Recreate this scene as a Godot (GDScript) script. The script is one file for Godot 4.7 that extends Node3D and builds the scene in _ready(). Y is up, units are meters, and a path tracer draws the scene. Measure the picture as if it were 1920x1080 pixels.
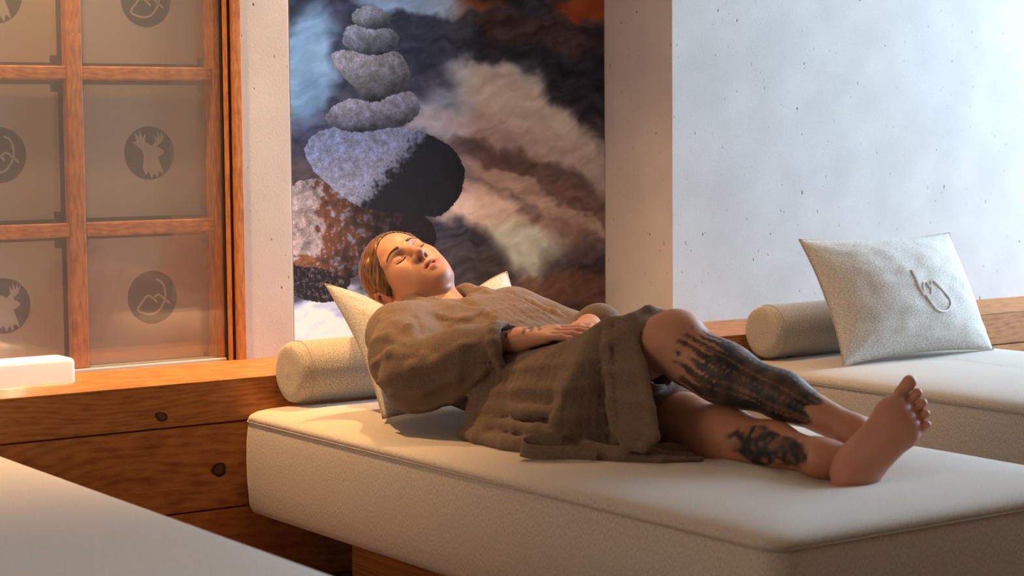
extends Node3D

# A relaxation room: concrete wall with a poster niche, a built-in wooden ledge, three upholstered
# loungers and a person resting in a brown bathrobe. x runs along the wall, y is up, z comes into the room.

const LEDGE_Y := 0.50
const LEDGE_Z := 0.345
const BED_W := 0.87
const ROOM_TOP := 2.40
const COARSE := 1.0
var rng := RandomNumberGenerator.new()
var M := {}
var taken := {}

# ------------------------------------------------------------------ small helpers

func numbered(called: String) -> String:
	var n: int = taken.get(called, 0)
	taken[called] = n + 1
	return called if n == 0 else "%s_%03d" % [called, n]

func thing(called: String, label: String, category: String, at := Vector3.ZERO, group := "") -> Node3D:
	var o := Node3D.new()
	o.name = numbered(called)
	add_child(o)
	o.position = at
	o.set_meta("label", label)
	o.set_meta("category", category)
	if group != "":
		o.set_meta("group", group)
	return o

func part(parent: Node, called: String, mesh: Mesh, m: Material, at := Transform3D()) -> MeshInstance3D:
	var o := MeshInstance3D.new()
	o.name = called if parent != self else numbered(called)
	o.mesh = mesh
	o.material_override = m
	o.transform = at
	parent.add_child(o, true)
	return o

func structure(called: String, mesh: Mesh, m: Material, at := Transform3D(), parent: Node = self) -> MeshInstance3D:
	var o := part(parent, called, mesh, m, at)
	if parent == self:
		o.set_meta("kind", "structure")
	return o

func T(x: float, y: float, z: float) -> Transform3D:
	return Transform3D(Basis(), Vector3(x, y, z))

func srgb(r: float, g: float, b: float) -> Color:
	return Color(r / 255.0, g / 255.0, b / 255.0)

func noise(freq: float, seed_: int, octaves := 4, kind := FastNoiseLite.TYPE_SIMPLEX_SMOOTH) -> FastNoiseLite:
	var n := FastNoiseLite.new()
	n.noise_type = kind
	n.frequency = freq
	n.seed = seed_
	n.fractal_octaves = octaves
	return n

# grey noise picture as bytes, 0..255
func noise_bytes(w: int, h: int, freq: float, seed_: int, octaves := 4, seamless := false) -> PackedByteArray:
	var n := noise(freq, seed_, octaves)
	var im: Image = n.get_seamless_image(w, h) if seamless else n.get_image(w, h, false, false, true)
	im.convert(Image.FORMAT_L8)
	return im.get_data()

func noise_texture(size: int, freq: float, seed_: int, low: Color, high: Color, octaves := 4) -> ImageTexture:
	var d := noise_bytes(size, size, freq, seed_, octaves, true)
	var lut := []
	for i in 256:
		lut.append(low.lerp(high, i / 255.0))
	var out := PackedByteArray()
	out.resize(size * size * 3)
	for i in size * size:
		var c: Color = lut[d[i]]
		out[i * 3] = c.r8
		out[i * 3 + 1] = c.g8
		out[i * 3 + 2] = c.b8
	return ImageTexture.create_from_image(Image.create_from_data(size, size, false, Image.FORMAT_RGB8, out))

func mat(color: Color, rough := 0.8, spec := 0.5) -> StandardMaterial3D:
	var m := StandardMaterial3D.new()
	m.albedo_color = color
	m.roughness = rough
	m.metallic_specular = spec
	return m

func triplanar(m: StandardMaterial3D, scale_: Vector3, world := false) -> StandardMaterial3D:
	m.uv1_triplanar = true
	m.uv1_world_triplanar = world
	m.uv1_scale = scale_
	m.uv1_triplanar_sharpness = 4.0
	return m

func bump(m: StandardMaterial3D, t: Texture2D, cm: float) -> StandardMaterial3D:
	m.heightmap_enabled = true
	m.heightmap_texture = t
	m.heightmap_scale = cm
	return m

# ------------------------------------------------------------------ mesh building

class Shape:
	var v := PackedVector3Array()
	var n := PackedVector3Array()
	var uv := PackedVector2Array()
	var c := PackedColorArray()
	var idx := PackedInt32Array()

	func vert(p: Vector3, t := Vector2.ZERO) -> int:
		v.append(p)
		uv.append(t)
		return v.size() - 1

	func tri(a: int, b: int, d: int) -> void:
		idx.append(a)
		idx.append(b)
		idx.append(d)

	# seen from the front a, b, c, d run clockwise
	func quad(a: int, b: int, d: int, e: int) -> void:
		tri(a, b, d)
		tri(a, d, e)

	# rows x columns of points; closed joins the last column to the first
	func grid(rows: Array, closed := false, flip := false, uvs: Array = []) -> void:
		var at := v.size()
		var w: int = rows[0].size()
		for r in rows.size():
			for k in w:
				vert(rows[r][k], uvs[r][k] if uvs.size() else Vector2(float(k) / w, float(r) / rows.size()))
		for r in rows.size() - 1:
			for k in (w if closed else w - 1):
				var a: int = at + r * w + k
				var b: int = at + r * w + (k + 1) % w
				var d: int = at + (r + 1) * w + (k + 1) % w
				var e: int = at + (r + 1) * w + k
				if flip:
					quad(a, e, d, b)
				else:
					quad(a, b, d, e)

	func fan(ring: Array, centre: Vector3, flip := false) -> void:
		var at := v.size()
		for p in ring:
			vert(p)
		var m := vert(centre)
		for k in ring.size():
			if flip:
				tri(m, at + (k + 1) % ring.size(), at + k)
			else:
				tri(m, at + k, at + (k + 1) % ring.size())

	func flat_poly(points: PackedVector2Array, z: float, thick: float) -> void:
		var t := Geometry2D.triangulate_polygon(points)
		var n0 := v.size()
		for p in points:
			vert(Vector3(p.x, p.y, z))
		for p in points:
			vert(Vector3(p.x, p.y, z - thick))
		var m := points.size()
		for i in range(0, t.size(), 3):
			tri(n0 + t[i], n0 + t[i + 1], n0 + t[i + 2])
			tri(n0 + m + t[i], n0 + m + t[i + 2], n0 + m + t[i + 1])
		for k in m:
			var b := (k + 1) % m
			var q := v.size()
			vert(v[n0 + k])
			vert(v[n0 + b])
			vert(v[n0 + m + b])
			vert(v[n0 + m + k])
			quad(q, q + 1, q + 2, q + 3)

	func add(o: Shape) -> void:
		var at := v.size()
		v.append_array(o.v)
		n.append_array(o.n)
		c.append_array(o.c)
		for i in o.idx:
			idx.append(i + at)

	func normals() -> void:
		# weld by place so that seams in a grid stay smooth
		var sum := {}
		var keys := []
		for p in v:
			keys.append(Vector3i((p * 20000.0).round()))
		for i in range(0, idx.size(), 3):
			var a := v[idx[i]]
			var f := (v[idx[i + 2]] - a).cross(v[idx[i + 1]] - a)
			for j in 3:
				var key: Vector3i = keys[idx[i + j]]
				sum[key] = sum.get(key, Vector3.ZERO) + f
		n.resize(v.size())
		for i in v.size():
			n[i] = (sum.get(keys[i], Vector3.UP) as Vector3).normalized()

	func flat() -> void:
		var v2 := PackedVector3Array()
		var u2 := PackedVector2Array()
		var n2 := PackedVector3Array()
		var i2 := PackedInt32Array()
		for i in range(0, idx.size(), 3):
			var f := (v[idx[i + 2]] - v[idx[i]]).cross(v[idx[i + 1]] - v[idx[i]]).normalized()
			for j in 3:
				v2.append(v[idx[i + j]])
				u2.append(uv[idx[i + j]])
				n2.append(f)
				i2.append(i2.size())
		v = v2
		uv = u2
		n = n2
		idx = i2

	func commit() -> ArrayMesh:
		if n.size() != v.size():
			normals()
		var a := []
		a.resize(Mesh.ARRAY_MAX)
		a[Mesh.ARRAY_VERTEX] = v
		a[Mesh.ARRAY_NORMAL] = n
		if uv.size() == v.size():
			a[Mesh.ARRAY_TEX_UV] = uv
		if c.size() == v.size():
			a[Mesh.ARRAY_COLOR] = c
		a[Mesh.ARRAY_INDEX] = idx
		var m := ArrayMesh.new()
		m.add_surface_from_arrays(Mesh.PRIMITIVE_TRIANGLES, a)
		return m

# box with rounded edges, UV in metres along each face
func rounded_box(size: Vector3, r: float, seg := 2) -> ArrayMesh:
	var s := Shape.new()
	var h := size * 0.5
	r = minf(r, minf(h.x, minf(h.y, h.z)) * 0.98)
	for axis in 3:
		for side in [-1.0, 1.0]:
			var a1 := (axis + 1) % 3
			var a2 := (axis + 2) % 3
			var c1 := []
			var c2 := []
			for i in seg + 1:
				c1.append(-h[a1] + r * (1.0 - cos(PI * 0.5 * i / seg)) * 1.0)
				c2.append(-h[a2] + r * (1.0 - cos(PI * 0.5 * i / seg)) * 1.0)
			for i in seg + 1:
				c1.append(h[a1] - r * (1.0 - cos(PI * 0.5 * (seg - i) / seg)))
				c2.append(h[a2] - r * (1.0 - cos(PI * 0.5 * (seg - i) / seg)))
			var rows := []
			var uvs := []
			for q in c2:
				var row := []
				var ur := []
				for p in c1:
					var at := Vector3.ZERO
					at[axis] = side * h[axis]
					at[a1] = p
					at[a2] = q
					var inner := Vector3(clampf(at.x, -h.x + r, h.x - r), clampf(at.y, -h.y + r, h.y - r), clampf(at.z, -h.z + r, h.z - r))
					var d := at - inner
					at = inner + d.normalized() * r
					row.append(at)
					ur.append(Vector2(at.x, at.y) if axis == 2 else (Vector2(at.x, at.z) if axis == 1 else Vector2(at.z, at.y)))
				rows.append(row)
				uvs.append(ur)
			s.grid(rows, false, side > 0.0, uvs)
	return s.commit()

# a tube along points; radius may be a number or an array
func tube(points: Array, radius: Variant, sides := 8, closed := false, s: Shape = null, squash := 1.0, up := Vector3.ZERO) -> Shape:
	if s == null:
		s = Shape.new()
	var rows := []
	var m := points.size()
	var side := Vector3.ZERO
	for i in m:
		var a: Vector3 = points[(i - 1 + m) % m] if (closed or i > 0) else points[i]
		var b: Vector3 = points[(i + 1) % m] if (closed or i < m - 1) else points[i]
		var dir := (b - a).normalized()
		if up != Vector3.ZERO:
			side = dir.cross(up).normalized()
		elif side == Vector3.ZERO:
			side = dir.cross(Vector3.UP if absf(dir.y) < 0.9 else Vector3.RIGHT).normalized()
		else:
			side = (side - dir * side.dot(dir)).normalized()
		var other := dir.cross(side)
		var rad: float = radius[i] if radius is Array else radius
		var row := []
		for k in sides:
			var t := TAU * k / sides
			row.append(points[i] + side * cos(t) * rad + other * sin(t) * rad * squash)
		rows.append(row)
	if closed:
		rows.append(rows[0])
	s.grid(rows, true)
	if not closed:
		s.fan(rows[0], points[0], true)
		s.fan(rows[m - 1], points[m - 1])
	return s

func smooth_line(points: Array, per := 6) -> Array:
	var out := []
	for i in points.size() - 1:
		var p0: Vector3 = points[maxi(i - 1, 0)]
		var p1: Vector3 = points[i]
		var p2: Vector3 = points[i + 1]
		var p3: Vector3 = points[mini(i + 2, points.size() - 1)]
		for k in per:
			out.append(p1.cubic_interpolate(p2, p0, p3, float(k) / per))
	out.append(points[-1])
	return out

# ------------------------------------------------------------------ distance fields
# A field is a flat list of primitives, 12 numbers each:
# kind (0 tapered capsule, 1 ellipsoid), a.xyz, b.xyz, ra, rb, k (smoothness), op (1 joins, -1 cuts), 1 / length squared

class Field:
	var p := PackedFloat32Array()
	var count := 0
	var wobble: FastNoiseLite
	var wobble_by := 0.0
	var stripe := Vector3.ZERO
	var stripe_by := 0.0
	var mirrored := false

	func cap(a: Vector3, b: Vector3, ra: float, rb: float, k := 0.02, op := 1.0) -> void:
		p.append_array(PackedFloat32Array([0, a.x, a.y, a.z, b.x, b.y, b.z, ra, rb, k, op, 1.0 / ((b - a).length_squared() + 1e-12)]))
		count += 1

	func chain(points: Array, radii: Array, k := 0.02, op := 1.0) -> void:
		for i in points.size() - 1:
			cap(points[i], points[i + 1], radii[i], radii[i + 1], k, op)

	# cloth spanned between lines that have equally many points
	func sheet(lines: Array, per: Array, r: float, k: float) -> void:
		for i in lines.size() - 1:
			for q in per[i]:
				var row := []
				var rad := []
				for j in lines[i].size():
					row.append((lines[i][j] as Vector3).lerp(lines[i + 1][j], float(q) / per[i]))
					rad.append(r)
				chain(row, rad, k)

	func ball(c: Vector3, r: Vector3, k := 0.02, op := 1.0) -> void:
		p.append_array(PackedFloat32Array([1, c.x, c.y, c.z, r.x, r.y, r.z, 0, 0, k, op, 0]))
		count += 1

	func one(i: int, x: float, y: float, z: float) -> float:
		var o := i * 12
		if p[o] < 0.5:
			var ax := p[o + 1]
			var ay := p[o + 2]
			var az := p[o + 3]
			var bx := p[o + 4] - ax
			var by := p[o + 5] - ay
			var bz := p[o + 6] - az
			var px := x - ax
			var py := y - ay
			var pz := z - az
			var t := clampf((px * bx + py * by + pz * bz) / (bx * bx + by * by + bz * bz + 1e-12), 0.0, 1.0)
			px -= bx * t
			py -= by * t
			pz -= bz * t
			return sqrt(px * px + py * py + pz * pz) - (p[o + 7] + (p[o + 8] - p[o + 7]) * t)
		var rx := p[o + 4]
		var ry := p[o + 5]
		var rz := p[o + 6]
		var qx := (x - p[o + 1]) / rx
		var qy := (y - p[o + 2]) / ry
		var qz := (z - p[o + 3]) / rz
		var k0 := sqrt(qx * qx + qy * qy + qz * qz)
		if k0 < 1e-5:
			return -minf(rx, minf(ry, rz))
		qx /= rx
		qy /= ry
		qz /= rz
		return k0 * (k0 - 1.0) / sqrt(qx * qx + qy * qy + qz * qz)

	func at(list: PackedInt32Array, x: float, y: float, z: float) -> float:
		var d := 10.0
		var e: float
		for i in list:
			var o := i * 12
			if p[o] < 0.5:
				var ax := p[o + 1]
				var ay := p[o + 2]
				var az := p[o + 3]
				var bx := p[o + 4] - ax
				var by := p[o + 5] - ay
				var bz := p[o + 6] - az
				ax = x - ax
				ay = y - ay
				az = z - az
				var t := clampf((ax * bx + ay * by + az * bz) * p[o + 11], 0.0, 1.0)
				ax -= bx * t
				ay -= by * t
				az -= bz * t
				e = sqrt(ax * ax + ay * ay + az * az) - (p[o + 7] + (p[o + 8] - p[o + 7]) * t)
			else:
				e = one(i, x, y, z)
			var k := p[o + 9]
			if p[o + 10] > 0.0:
				var h := k - absf(d - e)
				if e < d:
					d = e
				if h > 0.0:
					d -= h * h * 0.25 / k
			else:
				var h := k - absf(d + e)
				if -e > d:
					d = -e
				if h > 0.0:
					d += h * h * 0.25 / k
		if wobble_by != 0.0 and absf(d) < 0.05:
			d += wobble.get_noise_3d(x, y, z) * wobble_by
		if stripe_by != 0.0 and absf(d) < 0.03:
			d += stripe_by * sin(x * stripe.x + y * stripe.y + z * stripe.z + 2.6 * wobble.get_noise_3d(x * 0.5, y * 0.5, z * 0.5))
		return d

	func all() -> PackedInt32Array:
		return PackedInt32Array(range(count))

	# surface nets over the blocks of cells that the surface crosses, added to a Shape
	func mesh(s: Shape, lo: Vector3, hi: Vector3, cell: float, xf := Transform3D()) -> void:
		mirrored = xf.basis.determinant() < 0.0
		const B := 8
		const S := 4
		var bx := int(ceil((hi.x - lo.x) / cell / B))
		var by := int(ceil((hi.y - lo.y) / cell / B))
		var bz := int(ceil((hi.z - lo.z) / cell / B))
		var nx := bx * B + 1
		var ny := by * B + 1
		var nz := bz * B + 1
		var val := PackedFloat32Array()
		val.resize(nx * ny * nz)
		val.fill(9.0)
		var where := PackedInt32Array()
		where.resize(nx * ny * nz)
		where.fill(-1)
		var half := cell * B * 0.5
		var reach := half * 1.7321
		var blocks := PackedInt32Array()
		for k in bz:
			for j in by:
				for i in bx:
					var cx := lo.x + (i * B + B * 0.5) * cell
					var cy := lo.y + (j * B + B * 0.5) * cell
					var cz := lo.z + (k * B + B * 0.5) * cell
					var list := PackedInt32Array()
					var near := false
					for q in count:
						var e := one(q, cx, cy, cz)
						if e < reach * 1.3 + p[q * 12 + 9] + 0.01:
							list.append(q)
							if p[q * 12 + 10] > 0.0:
								near = true
					if not near:
						continue
					if absf(at(list, cx, cy, cz)) > reach * 1.25 + 0.006:
						continue
					# eight smaller blocks inside; only those that the surface may cross are filled
					for sub in 8:
						var i0 := i * B + (sub & 1) * S
						var j0 := j * B + ((sub >> 1) & 1) * S
						var k0 := k * B + (sub >> 2) * S
						if absf(at(list, lo.x + (i0 + S * 0.5) * cell, lo.y + (j0 + S * 0.5) * cell, lo.z + (k0 + S * 0.5) * cell)) > reach * 0.625 + 0.005:
							continue
						blocks.append(i0)
						blocks.append(j0)
						blocks.append(k0)
						for kk in range(k0, k0 + S + 1):
							var z := lo.z + kk * cell
							for jj in range(j0, j0 + S + 1):
								var y := lo.y + jj * cell
								var o := (kk * ny + jj) * nx
								for ii in range(i0, i0 + S + 1):
									if val[o + ii] > 8.9:
										val[o + ii] = at(list, lo.x + ii * cell, y, z)
		var sy := nx
		var sz := nx * ny
		var cv := PackedFloat32Array()
		cv.resize(8)
		for q in range(0, blocks.size(), 3):
			for kk in range(blocks[q + 2], blocks[q + 2] + S):
				for jj in range(blocks[q + 1], blocks[q + 1] + S):
					var o := kk * sz + jj * sy + blocks[q]
					for ii in range(blocks[q], blocks[q] + S):
						var a := val[o]
						var inside := a < 0.0
						if (val[o + 1] < 0.0) != inside or (val[o + sy] < 0.0) != inside or (val[o + sy + 1] < 0.0) != inside or (val[o + sz] < 0.0) != inside or (val[o + sz + 1] < 0.0) != inside or (val[o + sz + sy] < 0.0) != inside or (val[o + sz + sy + 1] < 0.0) != inside:
							cv[0] = a
							cv[1] = val[o + 1]
							cv[2] = val[o + sy]
							cv[3] = val[o + sy + 1]
							cv[4] = val[o + sz]
							cv[5] = val[o + sz + 1]
							cv[6] = val[o + sz + sy]
							cv[7] = val[o + sz + sy + 1]
							var sum := Vector3.ZERO
							var m := 0
							for e in 8:
								for ax in 3:
									var f := e | (1 << ax)
									if f != e and (cv[e] < 0.0) != (cv[f] < 0.0):
										var t := cv[e] / (cv[e] - cv[f])
										sum += Vector3(e & 1, (e >> 1) & 1, (e >> 2) & 1) + (Vector3(t, 0, 0) if ax == 0 else (Vector3(0, t, 0) if ax == 1 else Vector3(0, 0, t)))
										m += 1
							sum /= m
							var g := Vector3(cv[1] + cv[3] + cv[5] + cv[7] - cv[0] - cv[2] - cv[4] - cv[6], cv[2] + cv[3] + cv[6] + cv[7] - cv[0] - cv[1] - cv[4] - cv[5], cv[4] + cv[5] + cv[6] + cv[7] - cv[0] - cv[1] - cv[2] - cv[3])
							where[o] = s.v.size()
							s.v.append(xf * (lo + (Vector3(ii, jj, kk) + sum) * cell))
							s.n.append((xf.basis * g).normalized())
						o += 1
		for q in range(0, blocks.size(), 3):
			for kk in range(maxi(blocks[q + 2], 1), blocks[q + 2] + S):
				for jj in range(maxi(blocks[q + 1], 1), blocks[q + 1] + S):
					for ii in range(maxi(blocks[q], 1), blocks[q] + S):
						var o := kk * sz + jj * sy + ii
						if where[o] < 0:
							continue
						var a := val[o] < 0.0
						if a != (val[o + 1] < 0.0):
							side(s, a, where[o - sy - sz], where[o - sz], where[o], where[o - sy])
						if a != (val[o + sy] < 0.0):
							side(s, a, where[o - 1 - sz], where[o - 1], where[o], where[o - sz])
						if a != (val[o + sz] < 0.0):
							side(s, a, where[o - 1 - sy], where[o - sy], where[o], where[o - 1])

	func side(s: Shape, outwards: bool, a: int, b: int, d: int, e: int) -> void:
		if a < 0 or b < 0 or d < 0 or e < 0:
			return
		if outwards != mirrored:
			s.quad(a, e, d, b)
		else:
			s.quad(a, b, d, e)

# fields are meshed side by side on worker threads; each job then colours its own points
class Job:
	var field: Field
	var lo: Vector3
	var hi: Vector3
	var cell: float
	var xf: Transform3D
	var shape := Shape.new()
	var task := -1
	var paint: Variant = null

	func run() -> void:
		field.mesh(shape, lo, hi, cell, xf)

func begin(f: Field, lo: Vector3, hi: Vector3, cell: float, xf := Transform3D(), paint: Variant = null) -> Job:
	var j := Job.new()
	j.field = f
	j.lo = lo
	j.hi = hi
	j.cell = cell * COARSE
	j.xf = xf
	j.paint = paint
	j.task = WorkerThreadPool.add_task(j.run)
	return j

func finish(j: Job) -> Shape:
	WorkerThreadPool.wait_for_task_completion(j.task)
	if j.paint != null:
		var colour: Callable = j.paint
		for p in j.shape.v:
			j.shape.c.append(colour.call(p))
	return j.shape

# ------------------------------------------------------------------ scene

func _ready() -> void:
	rng.seed = 7
	camera_and_light()
	materials()
	room()
	glazing()
	ledge()
	poster()
	loungers()
	cushions()
	person()
	small_things()

func camera_and_light() -> void:
	var cam := Camera3D.new()
	cam.name = "camera"
	cam.fov = 16.545
	cam.transform = Transform3D(Basis(Vector3(0.81990614, -0.0081602, 0.57243981), Vector3(0.05219296, 0.99679989, -0.06054652), Vector3(-0.57011387, 0.07951979, 0.81770825)), Vector3(-2.11025, 1.075, 4.4965))
	cam.near = 0.05
	cam.far = 60.0
	var lens := CameraAttributesPhysical.new()
	lens.frustum_focal_length = 82.55
	lens.frustum_focus_distance = 4.75
	lens.exposure_aperture = 6.3
	cam.attributes = lens
	add_child(cam)
	cam.current = true

	var env := Environment.new()
	env.background_mode = Environment.BG_SKY
	var sky := Sky.new()
	var sm := ProceduralSkyMaterial.new()
	sm.sky_top_color = srgb(168, 196, 226)
	sm.sky_horizon_color = srgb(205, 218, 232)
	sm.ground_bottom_color = srgb(120, 124, 122)
	sm.ground_horizon_color = srgb(190, 200, 205)
	sm.sky_energy_multiplier = 1.6
	sm.ground_energy_multiplier = 1.0
	sky.sky_material = sm
	env.sky = sky
	env.tonemap_mode = Environment.TONE_MAPPER_LINEAR
	env.tonemap_exposure = 1.07
	env.sdfgi_enabled = true
	env.ssao_enabled = true
	env.ssil_enabled = true
	var we := WorldEnvironment.new()
	we.name = "environment"
	we.environment = env
	add_child(we)

	# daylight through the large window in the side wall
	var day := AreaLight3D.new()
	day.name = "window_daylight"
	day.area_size = Vector2(2.4, 2.9)
	day.light_color = srgb(194, 225, 255)
	day.light_energy = 43.0
	day.area_range = 14.0
	day.shadow_enabled = true
	day.transform = Transform3D(Basis(Vector3.UP, PI * 0.5), Vector3(5.36, 1.95, 1.4))
	add_child(day)

func materials() -> void:
	var fine := noise_texture(512, 0.09, 3, Color(0, 0, 0), Color(1, 1, 1), 3)
	M.fine = fine
	# concrete and plaster
	var pits := pitted(1024, 520, 11)
	var m := mat(srgb(226, 222, 216), 0.85, 0.35)
	m.albedo_texture = pits[0]
	bump(m, pits[1], 0.14)
	M.plaster = triplanar(m, Vector3(0.62, 0.62, 0.62), true)
	M.dark_wall = mat(srgb(176, 138, 102), 0.9)
	M.ceiling = mat(srgb(196, 168, 138), 0.9)
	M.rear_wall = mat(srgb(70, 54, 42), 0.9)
	m = mat(srgb(112, 82, 56), 0.5)
	m.albedo_texture = noise_texture(256, 0.02, 9, srgb(190, 180, 172), srgb(255, 255, 255), 4)
	M.floor = triplanar(m, Vector3(0.7, 0.7, 0.7), true)
	M.steel = mat(srgb(70, 62, 55), 0.4, 0.6)
	# fabrics
	M.linen = fabric(srgb(234, 224, 210), 21, Vector3(4.2, 1.5, 4.2), 0.07, 176)
	M.cushion = fabric(srgb(246, 240, 230), 23, Vector3(1.4, 4.4, 1.4), 0.10, 156)
	M.bolster = fabric(srgb(228, 218, 200), 24, Vector3(2.2, 4, 4), 0.10, 140)
	M.thread = mat(srgb(250, 249, 247), 0.6)
	M.seam = mat(srgb(176, 160, 140), 0.9)
	m = mat(srgb(130, 109, 91), 0.95, 0.3)
	m.albedo_texture = noise_texture(512, 0.06, 31, srgb(190, 186, 182), Color(1, 1, 1), 3)
	bump(m, fine, 0.12)
	m.rim_enabled = true
	m.rim = 0.6
	m.rim_tint = 0.5
	M.robe = triplanar(m, Vector3(6, 6, 6))
	# skin, hair
	m = mat(Color(1, 1, 1), 0.48, 0.40)
	m.vertex_color_use_as_albedo = true
	m.subsurf_scatter_enabled = true
	m.subsurf_scatter_strength = 0.12
	M.skin = m
	m = mat(srgb(168, 122, 66), 0.38, 0.5)
	m.albedo_texture = noise_texture(256, 0.05, 41, srgb(70, 58, 44), Color(1, 1, 1), 3)
	M.hair = triplanar(m, Vector3(9, 1.2, 9))
	M.brow = mat(srgb(66, 44, 30), 0.8)
	M.gold = mat(srgb(220, 170, 90), 0.25)
	M.gold.metallic = 1.0
	M.wax = mat(srgb(244, 240, 234), 0.5)
	M.wax.subsurf_scatter_enabled = true
	M.wax.subsurf_scatter_strength = 0.3
	M.wax.emission_enabled = true
	M.wax.emission = srgb(255, 232, 212)
	M.wax.emission_energy_multiplier = 0.35
	M.bulb = mat(srgb(255, 220, 170), 0.5)
	M.bulb.emission_enabled = true
	M.bulb.emission = srgb(255, 206, 140)
	M.bulb.emission_energy_multiplier = 3.0
	M.panel = mat(srgb(250, 240, 224), 0.6)  # dim glow of the added fill panel
	M.panel.emission_enabled = true
	M.panel.emission = srgb(255, 232, 206)
	M.panel.emission_energy_multiplier = 0.25
	# woods
	M.wood_face = wood(51, [Vector3(2.455, 0.30, 0.010), Vector3(1.905, 0.55, 0.008), Vector3(0.60, 0.25, 0.007), Vector3(1.30, 0.7, 0.006)], 3.8, 0.105)
	M.wood_plank = wood(52, [Vector3(2.325, 0.12, 0.012), Vector3(2.60, 0.46, 0.015), Vector3(1.2, 0.5, 0.016)], 3.8, 0.2)
	M.wood_top = wood(53, [Vector3(0.9, 0.3, 0.008), Vector3(1.12, 0.55, 0.009), Vector3(0.66, 0.6, 0.007), Vector3(2.9, 0.6, 0.012)], 3.8, 0.345)
	M.frame_wood = wood(54, [], 2.2, 0.16)
	# glazing
	m = mat(Color(1, 1, 1, 0.04), 0.02, 0.5)
	m.transparency = BaseMaterial3D.TRANSPARENCY_ALPHA
	M.glass = m
	m = mat(srgb(160, 147, 130), 0.08, 0.9)
	m.clearcoat_enabled = true
	m.clearcoat = 1.0
	m.clearcoat_roughness = 0.03
	M.film = m
	M.gasket = mat(srgb(30, 24, 20), 0.5)

func fabric(c: Color, seed_: int, scale_: Vector3, cm: float, low: float) -> StandardMaterial3D:
	var m := mat(c, 0.95, 0.25)
	m.albedo_texture = noise_texture(512, 0.16, seed_, srgb(low, low * 0.985, low * 0.96), Color(1, 1, 1), 2)
	bump(m, m.albedo_texture, cm)
	m.rim_enabled = true
	m.rim = 0.35
	m.rim_tint = 0.6
	return triplanar(m, scale_)

# plaster with small blowholes: [colour, height]
func pitted(size: int, many: int, seed_: int) -> Array:
	var r := RandomNumberGenerator.new()
	r.seed = seed_
	var d := noise_bytes(size, size, 0.006, seed_, 5, true)
	var e := noise_bytes(size, size, 0.2, seed_ + 1, 2, true)
	var col := PackedByteArray()
	col.resize(size * size * 3)
	var hgt := PackedByteArray()
	hgt.resize(size * size)
	for i in size * size:
		var g := 228.0 + (d[i] - 128) * 0.06 + (e[i] - 128) * 0.03
		col[i * 3] = int(minf(g + 1, 255))
		col[i * 3 + 1] = int(minf(g, 255))
		col[i * 3 + 2] = int(minf(g - 1, 255))
		hgt[i] = int(clampf(190 + (e[i] - 128) * 0.12 + (d[i] - 128) * 0.1, 0, 255))
	for q in many:
		var x := r.randi() % size
		var y := r.randi() % size
		var big := r.randf()
		var rx := lerpf(0.7, 2.0, big * big)
		var ry := rx * r.randf_range(0.8, 2.6)
		var deep := pow(r.randf(), 1.6) * 0.9 + 0.06
		for j in range(-5, 6):
			for i in range(-3, 4):
				var t := 1.0 - (i / rx) * (i / rx) - (j / ry) * (j / ry)
				if t > 0.0:
					t = minf(1.0, t * 1.6) * deep
					var o := ((y + j + size) % size) * size + (x + i + size) % size
					hgt[o] = int(hgt[o] * (1.0 - t))
					col[o * 3] = int(col[o * 3] * (1.0 - 0.58 * t))
					col[o * 3 + 1] = int(col[o * 3 + 1] * (1.0 - 0.64 * t))
					col[o * 3 + 2] = int(col[o * 3 + 2] * (1.0 - 0.70 * t))
	return [ImageTexture.create_from_image(Image.create_from_data(size, size, false, Image.FORMAT_RGB8, col)), ImageTexture.create_from_image(Image.create_from_data(size, size, false, Image.FORMAT_L8, hgt))]

# spruce with grain along u; knots are (u metres, v 0..1, radius metres)
func wood(seed_: int, knots: Array, long: float, high: float) -> StandardMaterial3D:
	var w := 1536
	var h := 160
	var a := noise_bytes(w, h, 0.004, seed_, 3)
	var b := noise_bytes(w, h, 0.03, seed_ + 7, 3)
	var f := noise_bytes(256, h, 0.22, seed_ + 9, 2)
	var out := PackedByteArray()
	out.resize(w * h * 3)
	var c0 := srgb(192, 128, 68)
	var c1 := srgb(142, 80, 38)
	var px := w / long
	for y in h:
		var vy := float(y) / h
		for x in w:
			var i := y * w + x
			var shift := (a[i] - 128) * 0.014
			var dark := 0.0
			for kn: Vector3 in knots:
				var dx := (x / px - kn.x) / kn.z
				if absf(dx) > 9.0:
					continue
				var dy := (vy - kn.y) * high / kn.z
				var q := (dx + dy * 0.35) * (dx + dy * 0.35) * 0.6 + dy * dy * 0.9 + (b[i] - 128) * 0.007
				shift += 1.6 * kn.z / high * signf(dy) * exp(-q * 0.12) * 3.0
				if q < 1.3:
					dark = maxf(dark, clampf((1.3 - q) * 2.2, 0.0, 1.0) * (0.62 + 0.38 * clampf(q * 1.6, 0.0, 1.0)))
			var s := 0.5 + 0.5 * sin((vy * 9.0 + shift) * 6.0)
			var t := clampf(s * 0.34 + (b[i] - 100) * 0.0032 + (f[y * 256 + (x / 7) % 256] - 128) * 0.0022, 0.0, 1.0)
			var r := lerpf(c0.r, c1.r, t)
			var g := lerpf(c0.g, c1.g, t)
			var l := lerpf(c0.b, c1.b, t)
			out[i * 3] = int(lerpf(r, 0.13, dark * 0.9) * 255)
			out[i * 3 + 1] = int(lerpf(g, 0.08, dark * 0.9) * 255)
			out[i * 3 + 2] = int(lerpf(l, 0.05, dark * 0.9) * 255)
	var m := mat(Color(1, 1, 1), 0.55, 0.4)
	m.albedo_texture = ImageTexture.create_from_image(Image.create_from_data(w, h, false, Image.FORMAT_RGB8, out))
	m.uv1_scale = Vector3(1.0 / long, 1.0 / high, 1)
	m.uv1_offset = Vector3(0, 0.5, 0)
	return m

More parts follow.
